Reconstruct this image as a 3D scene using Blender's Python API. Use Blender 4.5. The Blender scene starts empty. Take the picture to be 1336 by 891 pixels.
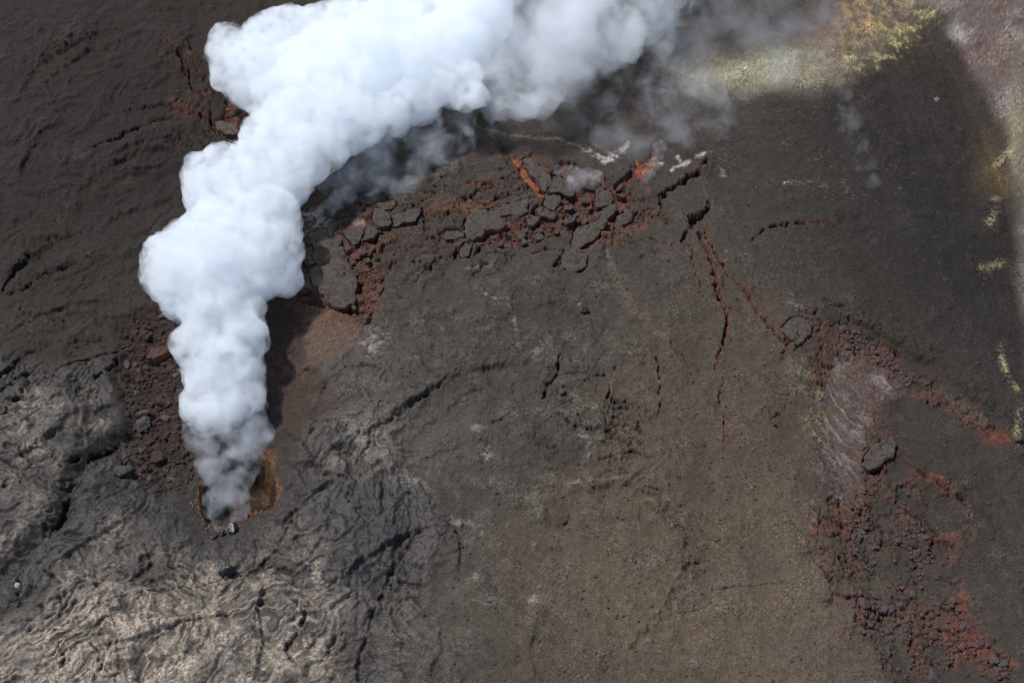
import bpy, bmesh, math, random
import numpy as np
from mathutils import Vector

random.seed(7)
rng = np.random.default_rng(11)
sc = bpy.context.scene
COL = sc.collection
R = math.radians

# ------------------------------------------------------------------ camera, sky, sun, exposure
PITCH, DIST, LENS = R(52.0), 250.0, 45.0
CAM = np.array([0.0, -DIST * math.cos(PITCH), DIST * math.sin(PITCH)])
cd = bpy.data.cameras.new('camera'); cam = bpy.data.objects.new('camera', cd); COL.objects.link(cam)
cam.location = CAM; cam.rotation_euler = (math.pi / 2 - PITCH, 0, 0)
cd.lens = LENS; cd.sensor_width = 36; cd.clip_start = 1; cd.clip_end = 30000
sc.camera = cam

SUN_EL, SUN_AZ = R(62), R(-60)            # azimuth measured from +Y (away from the camera) towards +X
to_sun = Vector((math.sin(SUN_AZ) * math.cos(SUN_EL), math.cos(SUN_AZ) * math.cos(SUN_EL), math.sin(SUN_EL)))
ld = bpy.data.lights.new('sun', 'SUN'); sun = bpy.data.objects.new('sun', ld); COL.objects.link(sun)
ld.energy = 3.9; ld.angle = R(0.53); ld.color = (1.0, 0.975, 0.935)
sun.rotation_euler = to_sun.to_track_quat('Z', 'Y').to_euler()
w = bpy.data.worlds.new('World'); sc.world = w; w.use_nodes = True
nt = w.node_tree; nt.nodes.clear()
sky = nt.nodes.new('ShaderNodeTexSky'); sky.sky_type = 'NISHITA'; sky.sun_disc = False
sky.sun_elevation = SUN_EL; sky.sun_rotation = SUN_AZ; sky.altitude = 900
bg = nt.nodes.new('ShaderNodeBackground'); bg.inputs[1].default_value = 0.125
out = nt.nodes.new('ShaderNodeOutputWorld')
nt.links.new(sky.outputs[0], bg.inputs[0]); nt.links.new(bg.outputs[0], out.inputs[0])
sc.view_settings.view_transform = 'Standard'; sc.view_settings.look = 'None'
sc.view_settings.exposure = 0.1; sc.view_settings.gamma = 1.0; sc.view_settings.use_curve_mapping = False
cy = sc.cycles
sc.render.engine = 'CYCLES'
cy.max_bounces = 40; cy.volume_bounces = 36; cy.diffuse_bounces = 3; cy.glossy_bounces = 2
cy.transparent_max_bounces = 16; cy.use_denoising = True
cy.volume_max_steps = 256; cy.volume_step_rate = 1.5
cy.sample_clamp_indirect = 6.0

# ------------------------------------------------------------------ plan <-> world
SW, SH = 1336.0, 891.0
F = LENS / 36.0 * SW
right = np.array([1.0, 0, 0]); fwd = np.array([0, math.cos(PITCH), -math.sin(PITCH)]); upv = np.array([0, math.sin(PITCH), math.cos(PITCH)])

def project(x, y, z):
    dx, dy, dz = x - CAM[0], y - CAM[1], z - CAM[2]
    d = dy * fwd[1] + dz * fwd[2]
    d = np.maximum(d, 5.0)
    u = SW / 2 + F * dx / d
    v = SH / 2 - F * (dy * upv[1] + dz * upv[2]) / d
    return u, v

def ray_to_z(px, py, z):
    a = SH / 2 - py; t = (z - CAM[2]) / (fwd[2] * F + upv[2] * a)
    return CAM[0] + t * (px - SW / 2), CAM[1] + t * (fwd[1] * F + upv[1] * a)

# ------------------------------------------------------------------ noise
f32 = np.float32
_T = 256
_ga = rng.random((_T, _T)) * 2 * np.pi
_gx, _gy = np.cos(_ga).astype(f32).ravel(), np.sin(_ga).astype(f32).ravel()
_r1, _r2, _r3 = (rng.random(_T * _T).astype(f32) for _ in range(3))

def _h(i, j, s):
    return (((i * 1 + s * 37 + (j >> 8) * 91) & 255) * _T + ((j + s * 101 + (i >> 8) * 57) & 255))

def pn(x, y, s=0):
    x = np.asarray(x, f32); y = np.asarray(y, f32)
    xi = np.floor(x); yi = np.floor(y); fx = x - xi; fy = y - yi
    i = xi.astype(np.int32); j = yi.astype(np.int32)
    a = fx * fx * fx * (fx * (fx * 6 - 15) + 10); b = fy * fy * fy * (fy * (fy * 6 - 15) + 10)
    def g(di, dj):
        k = _h(i + di, j + dj, s)
        return _gx[k] * (fx - di) + _gy[k] * (fy - dj)
    n0 = g(0, 0); n0 += a * (g(1, 0) - n0)
    n1 = g(0, 1); n1 += a * (g(1, 1) - n1)
    return (n0 + b * (n1 - n0)) * f32(1.5)

def fbm(x, y, f, o=4, s=0, gain=0.5, ridged=False):
    t = 0; a = 1.0; n = 0
    for k in range(o):
        v = pn(x * f + 17.3 * k, y * f - 9.1 * k, s + k)
        if ridged: v = 1 - 2 * np.abs(v)
        t = t + a * v; n += a; a *= gain; f *= 2.03
    return t / n

def worley(x, y, s=0):
    """cell noise: distance to nearest point, border distance, three random numbers and the offset from the cell's point"""
    xi = np.floor(x); yi = np.floor(y); i = xi.astype(np.int32); j = yi.astype(np.int32)
    d1 = np.full(x.shape, 9.0, f32); d2 = d1.copy(); kk = np.zeros(x.shape, np.int32); ox = np.zeros(x.shape, f32); oy = ox.copy()
    for di in (-1, 0, 1):
        for dj in (-1, 0, 1):
            k = _h(i + di, j + dj, s)
            px = xi + di + _r1[k] * .9 + .05 - x; py = yi + dj + _r2[k] * .9 + .05 - y
            d = np.sqrt(px * px + py * py)
            m = d < d1
            d2 = np.where(m, d1, np.minimum(d2, d)); kk = np.where(m, k, kk); ox = np.where(m, px, ox); oy = np.where(m, py, oy)
            d1 = np.minimum(d1, d)
    return d1, d2 - d1, _r3[kk], _r1[kk], _r2[kk], ox, oy

def sst(a, b, x):
    t = np.clip((x - a) / (b - a), 0, 1); return t * t * (3 - 2 * t)

def gau(u, v, cx, cy_, rx, ry, ang=0):
    c, s = math.cos(R(ang)), math.sin(R(ang)); a = (u - cx) * c + (v - cy_) * s; b = -(u - cx) * s + (v - cy_) * c
    return np.exp(-0.5 * ((a / rx) ** 2 + (b / ry) ** 2))

# ------------------------------------------------------------------ broad relief
def z_base(x, y):
    u, v = project(x, y, 0.0)
    far = sst(1400, 700, np.hypot(u - 668, v - 445))
    xl = np.interp(v, [-400, 0, 120, 230, 360, 540, 700], [1040, 1090, 1112, 1160, 1232, 1335, 1430])
    xb = np.interp(v, [-400, 0, 60, 130, 200, 330, 600], [1120, 1185, 1240, 1285, 1312, 1338, 1420])
    s = np.maximum(u - xl, 0); s = np.minimum(s, np.maximum(xb - xl, 0) + 10); s = s * s / (s + 25)
    z = -0.05 * s
    t = np.maximum(u - xb - 2, 0); z = z + 0.17 * t * t / (t + 12) * sst(400, 60, t)
    z = z - 3.6 * gau(u, v, 312, 620, 62, 72) - 2.6 * gau(u, v, 195, 520, 40, 95, 8) - 2.2 * gau(u, v, 375, 480, 35, 90)
    z = z + 2.2 * gau(u, v, 60, 600, 110, 80, -30) + 3.0 * gau(u, v, 650, 400, 260, 140) + 1.5 * gau(u, v, 1010, 800, 160, 200)
    z = z + 1.6 * gau(u, v, 830, 720, 120, 110) - 1.6 * gau(u, v, 520, 760, 60, 130, 15) + 1.2 * gau(u, v, 455, 590, 40, 30)
    z = z + 3.0 * gau(u, v, 160, 110, 180, 110, -20)
    xs = np.interp(v, [380, 520, 640, 740, 800, 891, 1100], [1065, 1052, 1062, 1075, 1108, 1160, 1260])
    z = z - 2.6 * sst(-10, 45, u - xs) * sst(380, 470, v) * sst(220, 90, u - xs)
    z = z * far
    z = z + 1.7 * fbm(x, y, 1 / 42.0, 3, 3) + 9 * pn(x / 230.0, y / 230.0, 9) * sst(90, 400, np.hypot(x, y - 15))
    return z

def on_base_v(px, py):
    px = np.atleast_1d(np.asarray(px, float)); py = np.atleast_1d(np.asarray(py, float)); z = np.zeros(len(px))
    for _ in range(9):
        x, y = ray_to_z(px, py, z); z = z_base(x, y).astype(float)
    return x, y, z
def on_base(px, py):
    x, y, z = on_base_v(px, py); return float(x[0]), float(y[0]), float(z[0])

# ------------------------------------------------------------------ the ground grid
def spacing(lo, hi, n):
    return np.linspace(lo, hi, n)
xs = np.linspace(-134, 134, 1300)
# row spacing grows with distance from the camera
a0 = math.atan2(CAM[2], -78 - CAM[1]); a1 = math.atan2(CAM[2], 128 - CAM[1])
ys = CAM[1] + CAM[2] / np.tan(np.linspace(a0, a1, 765))
def outer(start, step, sign, limit):
    o = []; p = start
    while abs(p) < limit:
        step *= 1.22; p += sign * step; o.append(p)
    return o
xs = np.array(outer(-134, .3, -1, 7000)[::-1] + list(xs) + outer(134, .3, 1, 7000))
ys = np.array(outer(-78, .3, -1, 7000)[::-1] + list(ys) + outer(128, .45, 1, 7000))
NX, NY = len(xs), len(ys)
X, Y = np.meshgrid(xs, ys); X = X.ravel(); Y = Y.ravel()
ZB = z_base(X, Y).astype(np.float64)
U, V = project(X, Y, ZB)
X = X.astype(f32); Y = Y.astype(f32)
U = np.clip(U, -3000, 4500).astype(f32); V = np.clip(V, -3000, 4500).astype(f32)
R1 = np.hypot(X, Y)
W1, W2 = fbm(X, Y, .08, 4, 21), fbm(X, Y, .08, 4, 29)         # slow warp, about +-1
W3, W4 = fbm(X, Y, .75, 3, 33, .6), fbm(X, Y, .75, 3, 39, .6)  # jagged warp
UW, VW = U + 9 * W1 + 3 * W3, V + 9 * W2 + 3 * W4              # for borders of stained areas
UJ, VJ = U + 2.2 * W3 + 1.2 * W1, V + 2.2 * W4 + 1.2 * W2      # for cracks

WC1, WC2 = fbm(X, Y, .3, 4, 301, .65), fbm(X, Y, .3, 4, 309, .65)
UC, VC = U + 7.5 * WC1 + 1.5 * W3, V + 6.0 * WC2 + 1.5 * W4     # jagged course of cracks
WM = fbm(X, Y, .5, 3, 317, .7)

def seg_d(px, py, ax, ay, bx, by):
    dx, dy = bx - ax, by - ay
    t = np.clip(((px - ax) * dx + (py - ay) * dy) / (dx * dx + dy * dy + 1e-9), 0, 1)
    return np.hypot(px - ax - t * dx, py - ay - t * dy), t

def near(pts, pad):
    p = np.array(pts)[:, :2]
    return np.nonzero((U > p[:, 0].min() - pad) & (U < p[:, 0].max() + pad) & (V > p[:, 1].min() - pad) & (V < p[:, 1].max() + pad))[0]

def line_rel(pts, reach, pu, pv):
    """indices, distance to the polyline and its local width"""
    idx = near(pts, reach + 8); u = pu[idx]; v = pv[idx]
    best = np.full(len(idx), 1e6, f32); wd = np.zeros(len(idx), f32)
    for (ax, ay, aw), (bx, by, bw) in zip(pts[:-1], pts[1:]):
        sub = np.nonzero((u > min(ax, bx) - reach) & (u < max(ax, bx) + reach) & (v > min(ay, by) - reach) & (v < max(ay, by) + reach))[0]
        d, t = seg_d(u[sub], v[sub], ax, ay, bx, by); m = d < best[sub]; s2 = sub[m]
        best[s2] = d[m]; wd[s2] = (aw + (bw - aw) * t)[m]
    return idx, best, wd

def poly_sd(pts, pad, pu, pv):
    """indices and signed distance (negative inside) to a polygon"""
    idx = near(pts, pad + 12); u = pu[idx]; v = pv[idx]
    best = np.full(len(idx), 1e6, f32); ins = np.zeros(len(idx), bool); n = len(pts)
    for k in range(n):
        ax, ay = pts[k]; bx, by = pts[(k + 1) % n]
        d, _ = seg_d(u, v, ax, ay, bx, by); best = np.minimum(best, d)
        if ay != by:
            c = ((ay > v) != (by > v)) & (u < (bx - ax) * (v - ay) / (by - ay) + ax); ins ^= c
    return idx, np.where(ins, -best, best)

# ------------------------------------------------------------------ what lies where (plan read off the photograph)
CRACKS = [  # (redness 0..1, [(x, y, width), ...])
 (0.3, [(924,208,1.5),(921,216,5),(912,224,7),(900,232,7),(886,239,6),(872,247,7),(864,257,5),(861,270,4),(860,285,3),(862,292,1)]),
 (0.4, [(925,258,1),(923,270,5),(916,280,9),(905,290,9),(897,302,6),(889,317,3)]),
 (1.0, [(913,306,4),(922,325,5),(930,350,5),(937,385,5),(948,405,4),(950,420,4),(945,440,3),(938,465,2.6),(931,492,1.5)]),
 (0.9, [(918,300,3),(935,330,3.5),(950,358,3.5),(967,375,4),(985,400,5),(1000,420,5),(1015,437,6),(1030,447,6)]),
 (0.8, [(900,318,2),(905,345,2.4),(915,370,1.6),(925,402,1)]),
 (0.7, [(944,486,1.4),(940,520,1.6),(945,560,1.4),(946,592,1)]),
 (0.5, [(977,314,1.5),(990,305,2.4),(1005,296,4),(1025,292,5),(1045,290,4),(1070,291,3),(1090,290,1)]),
 (0.6, [(826,281,4),(835,275,2.4),(845,270,2),(860,272,2)]),
 (0.5, [(827,285,2.6),(824,293,2.2),(815,300,2),(800,307,1.6)]),
 (0.4, [(840,311,1),(860,313,2.2),(884,320,1)]),
 (0.4, [(695,331,2),(705,326,2.6),(712,324,2.4),(725,325,2.6),(738,327,3)]),
 (0.2, [(737,329,3.4),(728,342,3.6),(718,358,1.6)]),
 (0.5, [(608,238,2),(622,240,1.6),(640,238,2.6),(655,235,2),(678,233,2.6)]),
 (0.3, [(602,255,2),(612,257,3.4),(620,248,3),(632,245,2),(648,243,1)]),
 (0.4, [(606,260,1.4),(620,263,2),(637,264,3),(648,258,3),(660,255,3),(675,250,2.6),(690,245,3)]),
 (0.1, [(580,302,1),(606,301,1.8)]),
 (1.0, [(558,313,2),(568,315,4),(580,317,4),(592,317,3),(607,312,3)]),
 (0.3, [(512,347,1.4),(527,333,2),(540,323,2.6),(552,318,2.4),(562,315,2)]),
 (0.1, [(497,371,1.6),(505,358,2),(511,344,1.8),(518,327,1.4)]),
 (0.3, [(543,369,1.6),(557,352,2.6),(570,340,3.4),(588,337,2.6),(599,326,3),(612,322,3.4),(627,321,3)]),
 (0.1, [(536,345,1.4),(550,343,2)]), (0.1, [(590,340,2),(598,329,4),(606,322,2)]), (0.1, [(618,335,2),(624,326,4),(630,322,2)]),
 (0.5, [(393,340,2),(392,350,4),(391,362,5),(384,382,6)]),
 (0.1, [(493,254,1.4),(505,258,2.4),(518,262,3),(532,263,1.4)]),
 (0.1, [(568,244,2),(585,243,1.4)]), (0.1, [(574,233,2),(590,231,1.4),(602,225,1)]), (0.1, [(545,250,1),(560,252,2),(590,250,1)]),
 (0.1, [(470,283,1),(487,282,2),(496,270,3),(504,271,2)]),
 (0.3, [(216,51,1.6),(227,61,3),(236,74,5),(241,86,7),(245,98,7),(250,116,4),(262,124,3)]),
 (0.2, [(239,45,1.4),(248,60,3),(256,70,2),(262,81,2),(268,92,3),(266,105,3),(277,120,1.6)]),
 (0.3, [(274,135,2.4),(275,148,3),(274,160,4),(279,173,4),(295,182,4),(315,194,4)]),
 (0.1, [(118,157,1.6),(150,148,2),(175,146,2),(200,140,2.4),(212,139,3),(222,140,2.6),(236,132,2.4),(246,129,1)]),
 (1.0, [(218,144,1.4),(236,147,2),(252,148,4),(263,153,5),(275,158,4)]),
 (0.1, [(118,194,1.4),(135,187,4),(155,180,4.4),(185,170,4),(205,160,3),(226,154,1.6)]),
 (0.0, [(180,113,1),(197,118,1.4)]), (0.0, [(255,165,1),(270,172,1.5)]), (0.0, [(330,22,1),(345,24,1.6)]),
 (0.0, [(0,384,4),(15,366,5),(28,350,4),(42,334,3)]), (0.1, [(8,386,2),(34,379,2.6),(45,370,2.4),(62,362,2),(92,352,3),(102,348,1.6)]),
 (0.0, [(0,494,8),(13,483,6),(25,474,4),(34,462,2.6),(46,458,1.4)]), (0.0, [(0,514,1.6),(18,499,3),(34,492,3),(54,486,1.4)]),
 (0.0, [(0,548,4),(11,534,4),(25,523,2.4),(42,519,1)]), (0.0, [(72,484,2),(94,475,3),(112,469,4),(135,465,4),(158,459,2.4)]),
 (0.0, [(113,471,2),(118,489,2)]), (0.0, [(155,466,4),(150,478,5),(140,488,4),(126,494,3)]), (0.0,[(110,330,1),(125,345,2.4),(132,350,1)]),
 (0.0, [(108,605,3),(120,592,5),(140,583,5),(152,570,3)]), (0.0, [(80,610,5),(100,596,3)]), (0.0, [(60,700,3),(78,668,5),(90,645,5)]),
 (0.0, [(0,640,1.4),(30,622,2),(45,605,1)]),
 (0.2, [(1037,457,5),(1045,449,5),(1053,440,5),(1058,433,3),(1069,424,2)]), (0.2, [(1031,440,2),(1040,449,3)]),
 (0.0, [(1018,462,2),(1027,452,3)]), (0.1, [(1081,426,3),(1088,424,5),(1095,418,3)]), (0.0, [(1090,395,4),(1099,399,3)]),
 (0.0, [(1072,391,2),(1085,391,2)]), (0.0, [(1108,414,3),(1120,422,2)]), (0.4, [(1106,447,2),(1112,455,2.4),(1120,463,3.6),(1129,463,2)]),
 (0.0, [(1163,455,3),(1174,463,3.4),(1192,471,2)]), (0.2, [(1130,440,3),(1140,444,4),(1152,446,3)]), (0.2,[(1180,485,3),(1200,500,4),(1215,515,3)]),
 (0.0, [(1170,664,2),(1180,667,2.4),(1191,675,3),(1204,681,3),(1214,688,4),(1224,702,3)]),
 (0.0, [(1071,742,2),(1079,752,3.4),(1087,765,2)]), (0.1, [(1093,693,1.6),(1099,711,2.6)]), (0.0, [(1092,729,4),(1096,735,3)]),
 (0.2, [(1141,803,2),(1155,816,2.6),(1164,826,1.4)]), (0.4, [(1119,782,2),(1116,795,2),(1117,811,2)]), (0.2, [(1063,727,2),(1067,700,2),(1071,665,2)]),
 (0.3, [(1120,672,2.4),(1135,668,2)]), (0.3, [(1122,653,2),(1135,661,2.4)]), (0.0, [(1079,650,3),(1087,650,3)]),
 (0.2, [(1161,757,2.4),(1164,768,2.6),(1170,773,1.6)]), (0.1, [(1228,752,1.4),(1240,760,2.6)]), (0.1,[(1230,790,3),(1245,800,3),(1258,812,2)]),
 (0.4, [(1126,600,2),(1128,611,3.4),(1136,618,4),(1150,612,4),(1162,603,3)]), (0.2, [(1135,640,3),(1140,648,3),(1145,640,2)]),
 (0.6, [(1172,592,2),(1200,617,4),(1222,632,5),(1246,650,3),(1260,652,3)]), (0.2,[(1290,845,2),(1305,858,3),(1320,875,2)]),
 (0.0, [(729,464,2),(730,475,3),(729,490,3),(722,497,3.4),(714,502,2.6),(711,512,3),(706,521,3.4)]), (0.0, [(736,505,3),(737,515,3),(734,519,2.4)]),
 (0.0, [(796,497,1.6),(797,508,2.4),(793,520,3)]), (0.0, [(720,543,1.6),(732,542,2.4),(741,549,2),(745,555,2),(760,557,3),(772,559,2)]),
 (0.0, [(755,545,2),(760,553,2)]), (0.2, [(772,492,2),(783,489,3),(790,485,2)]), (0.0, [(812,541,3),(812,549,2.6)]), (0.0, [(792,563,3),(803,568,3)]),
 (0.0, [(805,478,3),(802,482,2)]), (0.0, [(815,594,2),(823,590,3),(835,594,2)]), (0.0, [(692,553,2),(704,555,2)]), (0.1,[(800,523,2),(808,527,2.4)]),
 (0.2, [(848,455,1.6),(860,478,2),(862,500,3),(861,520,2.4),(858,545,1.4)]), (0.2,[(875,447,1.4),(888,462,1.6),(898,475,1.2),(908,500,1)]),
 (0.0, [(643,552,1.6),(655,548,2.6),(663,541,3)]), (0.0, [(728,685,1.4),(740,680,2.4),(745,672,1.6)]),
 (0.0, [(890,738,1.4),(910,737,2.4),(926,731,1.6)]), (0.0, [(887,801,1),(910,797,1.4)]), (0.2,[(918,719,1),(940,705,1.4)]),
 (0.0, [(928,769,1),(950,767,1.6),(975,766,1),(1020,758,1)]), (0.0,[(1004,551,1.4),(1015,540,2),(1025,530,1.4)]), (0.0,[(1006,552,2),(1014,555,2)]),
 (0.1, [(835,680,1.4),(838,660,1.2)]), (0.0,[(840,640,2),(856,640,1.4),(862,645,1.4)]), (0.0, [(770,598,1.6),(790,597,2),(815,593,2)]),
]
SEAMS = [  # soft creases of the ropy field
 [(0, 818, 2), (60, 806, 2), (120, 790, 2.4), (180, 778, 2), (240, 770, 2), (300, 757, 2), (335, 735, 2)],
 [(140, 891, 3), (170, 866, 3), (200, 840, 3), (240, 818, 3), (290, 806, 3), (330, 790, 3)],
 [(85, 795, 3), (100, 770, 4), (112, 752, 3)],
 [(60, 745, 3), (78, 762, 5), (84, 790, 3)],
 [(30, 745, 5), (25, 770, 7), (22, 790, 4)],
 [(345, 735, 4), (362, 715, 4), (385, 680, 3)],
 [(338, 800, 3), (336, 830, 3), (342, 870, 2)],
 [(388, 790, 6), (400, 806, 5), (388, 830, 4), (372, 850, 5), (385, 870, 3)],
 [(345, 745, 5), (360, 738, 5), (378, 742, 4)],
 [(572, 688, 3), (545, 700, 3), (520, 735, 5), (500, 770, 6), (485, 800, 5), (472, 850, 5), (466, 891, 5)],
 [(510, 765, 3), (512, 800, 2.6), (530, 830, 2), (525, 860, 2)],
 [(75, 845, 3), (84, 860, 5), (80, 872, 4)],
 [(120, 840, 3), (132, 850, 3), (128, 865, 2)],
 [(190, 712, 3), (198, 735, 3), (190, 750, 3), (175, 756, 2)],
 [(225, 745, 4), (236, 740, 5), (250, 748, 4)],
 [(370, 560, 3), (400, 585, 5), (410, 615, 5), (450, 625, 3)],
 [(600, 485, 3), (575, 505, 4), (545, 525, 5), (520, 540, 5), (495, 560, 4)],
 [(396, 486, 2), (402, 484, 4)],
 [(455, 480, 5), (475, 478, 5), (498, 481, 3)],
 [(460, 600, 3), (480, 585, 4), (485, 565, 3)],
]
ZONES = [  # broken, sunken ground: (polygon, depth m, red, orange)
 ([(718,228),(733,207),(757,214),(776,226),(792,232),(800,243),(826,223),(829,235),(816,243),(822,262),(825,281),(806,284),(795,304),(770,300),(748,306),(742,250),(720,240)], 1.7, 1.0, .45),
 ([(700,268),(722,256),(748,250),(760,300),(742,304),(716,309),(690,321),(648,323),(612,316),(640,300),(662,290),(685,285)], 1.5, .9, .2),
 ([(633,275),(664,282),(664,291),(648,286)], .9, 1, .3),
 ([(665,205),(674,204),(684,214),(690,226),(700,236),(707,247),(712,256),(704,258),(698,252),(690,242),(682,236),(679,228),(676,218),(668,209)], 1.2, 1, 1.0),
 ([(688,198),(696,200),(704,212),(716,220),(726,231),(745,226),(748,233),(724,240),(716,231),(704,219),(692,208)], .6, .8, .5),
 ([(828,206),(829,232),(836,236),(846,228),(856,212),(858,203),(850,201),(846,211),(834,214)], .6, 1, .9),
 ([(783,287),(799,302),(790,313),(776,320),(760,328),(752,325),(776,312)], 1.3, .8, .4),
 ([(450,330),(468,318),(480,312),(495,300),(508,293),(512,300),(500,312),(492,325),(484,338),(498,352),(503,368),(500,382),(490,400),(482,425),(470,420),(455,410),(440,406),(425,404),(400,395),(386,384),(390,372),(404,378),(420,392),(436,404),(456,399),(466,385),(466,360),(459,345)], 1.6, .9, .35),
 ([(300,118),(318,116),(330,125),(334,145),(330,165),(336,175),(328,190),(305,185),(280,172),(274,160),(290,155),(295,135)], 1.5, 1, .55),
 ([(400,303),(412,303),(414,316),(408,318)], .6, 1, .6),
 ([(446,290),(470,286),(486,282),(489,290),(478,296),(450,298)], 1.0, .6, .7),
]
SLABS = [  # crust plates that stand apart: (polygon, lift m, thickness, tilt x, tilt y)
 ([(607,295),(612,285),(622,279),(634,279),(648,287),(660,291),(660,297),(652,300),(645,303),(634,304),(626,309),(618,313),(610,311),(607,305)], .9, .03, -.02),
 ([(634,274),(660,267),(688,262),(688,276),(679,281),(666,280),(652,279)], .1, 0, 0),
 ([(687,286),(696,283),(706,283),(701,290),(696,296),(689,292)], .2, .1, 0),
 ([(698,275),(706,272),(718,277),(728,279),(722,285),(706,281)], .2, 0, .08),
 ([(712,259),(722,257),(730,258),(731,263),(728,268),(722,275),(716,272),(711,266)], .3, .05, 0),
 ([(722,236),(729,235),(735,238),(747,244),(748,257),(740,256),(728,254),(719,252),(720,243)], .8, -.06, .05),
 ([(683,209),(692,207),(703,216),(715,230),(719,238),(716,245),(709,249),(701,238),(692,226),(686,217)], .4, .05, .05),
 ([(751,233),(765,236),(778,241),(776,247),(767,246),(757,240)], .5, 0, .1),
 ([(777,250),(783,248),(792,251),(799,259),(796,267),(787,269),(779,270),(775,266),(778,258)], .4, .04, 0),
 ([(787,275),(796,270),(803,270),(803,277),(799,282),(792,287),(785,286),(785,280)], .6, 0, .06),
 ([(737,285),(741,281),(751,284),(749,289),(740,293),(736,289)], .3, 0, 0),
 ([(759,286),(764,284),(766,289),(762,294),(759,291)], .3, .1, 0),
 ([(750,300),(763,295),(774,293),(783,289),(790,290),(788,296),(783,303),(780,309),(772,313),(764,318),(757,322),(747,322),(746,315),(749,310)], .25, .03, 0),
 ([(813,273),(818,272),(821,279),(825,282),(825,286),(820,292),(814,294),(806,297),(802,298),(803,290),(806,284),(812,278)], .3, 0, -.03),
 ([(739,330),(748,327),(760,330),(766,337),(765,347),(757,354),(744,352),(731,348),(733,338)], .3, 0, .02),
 ([(490,276),(499,274),(509,284),(510,292),(499,296),(489,294),(487,284)], .5, .03, .04),
 ([(447,303),(459,297),(476,297),(472,307),(468,318),(459,319),(453,312)], .4, -.05, 0),
 ([(479,297),(491,297),(492,305),(487,312),(476,314),(475,307)], .35, .03, 0),
 ([(414,308),(436,305),(443,312),(446,323),(450,333),(456,343),(457,350),(443,354),(433,352),(417,348),(412,340),(411,325)], .7, -.02, .02),
 ([(409,360),(425,356),(434,357),(443,359),(452,356),(462,359),(464,365),(463,377),(463,388),(458,395),(447,400),(436,401),(428,396),(424,388),(411,376),(408,367)], 1.3, .02, .02),
 ([(515,283),(534,276),(547,274),(550,277),(542,290),(529,292),(518,296),(513,294),(515,287)], .5, 0, .04),
 ([(490,269),(503,264),(514,261),(517,266),(511,273),(502,273)], .2, 0, 0),
 ([(575,307),(583,303),(606,303),(605,309),(592,313),(581,313)], .3, 0, .03),
 ([(1129,594),(1143,582),(1160,574),(1167,584),(1160,598),(1148,607),(1133,615),(1127,607)], .9, .02, .03),
 ([(1020,428),(1034,414),(1044,414),(1060,423),(1059,431),(1050,442),(1040,449),(1027,440)], .3, 0, 0),
 ([(281,161),(290,160),(310,169),(310,178),(297,176),(284,168)], .6, 0, .05),
 ([(298,184),(318,188),(316,193),(301,191)], .4, 0, 0),
 ([(193,470),(198,458),(219,453),(225,460),(202,472)], 1.0, .1, .05),
 ([(398,322),(407,320),(410,332),(409,345),(398,346),(395,335)], .2, 0, 0),
 ([(608,318),(616,320),(612,334),(602,336),(599,328)], .3, 0, 0),
 ([(690,209),(700,211),(722,196),(716,205)], .1, 0, 0),
 ([(1044,585),(1052,590),(1050,600),(1042,596)], .15, 0, 0),
 ([(1231,668),(1238,662),(1246,668),(1242,678),(1233,678)], .25, 0, .05),
]
SLABS = [s for s in SLABS if s[0][0] not in ((690,209),(1044,585),(1231,668))]
VENT = [(260,628),(257,648),(260,668),(268,682),(280,686),(300,681),(316,671),(334,665),(350,662),(361,652),(363,634),(357,616),(348,598),(334,585),(310,576),(285,578),(266,600)]

# ------------------------------------------------------------------ ground colour and relief
N = len(X)
C = np.empty((N, 3), f32)
DZ = np.zeros(N, f32)
ROUGH = np.full(N, .9, f32)
def rgb(r, g, b):                       # sRGB 0..255 to linear albedo
    return np.array([((c / 255 + .055) / 1.055) ** 2.4 if c > 10 else c / 255 / 12.92 for c in (r, g, b)], f32)
def paint(m, col, idx=None):
    m = np.clip(m, 0, 1)[:, None]
    if idx is None: C[:] = C * (1 - m) + col * m
    else: C[idx] = C[idx] * (1 - m) + col * m
def poly_mask(pts, soft, pu=None, pv=None):
    idx, sd = poly_sd(pts, soft * 2.5, UW if pu is None else pu, VW if pv is None else pv)
    m = np.zeros(N, f32); m[idx] = 1 - sst(-soft, soft, sd); return m
def line_mask(pts, soft=1.0, pu=None, pv=None):
    idx, d, wd = line_rel(pts, max(p[2] for p in pts) * 2.2 + 4, UJ if pu is None else pu, VJ if pv is None else pv)
    m = np.zeros(N, f32); m[idx] = np.exp(-(d / np.maximum(wd, .5)) ** 2 * 1.2) * (d < 1e5); return m

nA = fbm(X, Y, .05, 5, 50); nB = fbm(X, Y, .35, 5, 60, .6); nC = fbm(X, Y, 1.6, 3, 70, .7); nD = fbm(X, Y, .13, 4, 80)
nS = fbm(X * .6 + .6 * W3, Y, .9, 5, 75, .8) * 1.15
C[:] = rgb(78, 72, 66)
paint(sst(700, 200, U) * sst(560, 250, V) * .95, rgb(58, 50, 44))
paint(gau(U, V, 1220, 250, 150, 170) * 1.0, rgb(47, 42, 40))  # dark tephra; here and on the next line slope shading deepens the colour
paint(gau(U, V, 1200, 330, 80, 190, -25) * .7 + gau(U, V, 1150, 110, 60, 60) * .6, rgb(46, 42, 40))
paint(sst(980, 1160, U) * .5, rgb(66, 60, 55))
paint(gau(U, V, 640, 20, 330, 90) * .8, rgb(76, 62, 50))
paint(gau(U, V, 800, 730, 120, 170) * .85 + gau(U, V, 1000, 760, 110, 230) * .75 + gau(U, V, 1000, 470, 100, 140) * .35, rgb(88, 77, 64))
paint(gau(U, V, 900, 430, 70, 130) * .4, rgb(86, 76, 66))
paint(sst(-.1, .5, nA) * .35, rgb(70, 62, 55))
paint(sst(.1, .6, -nA) * .3, rgb(82, 78, 74))
dark_up = gau(U, V, 1130, 250, 120, 90, 35)
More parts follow.
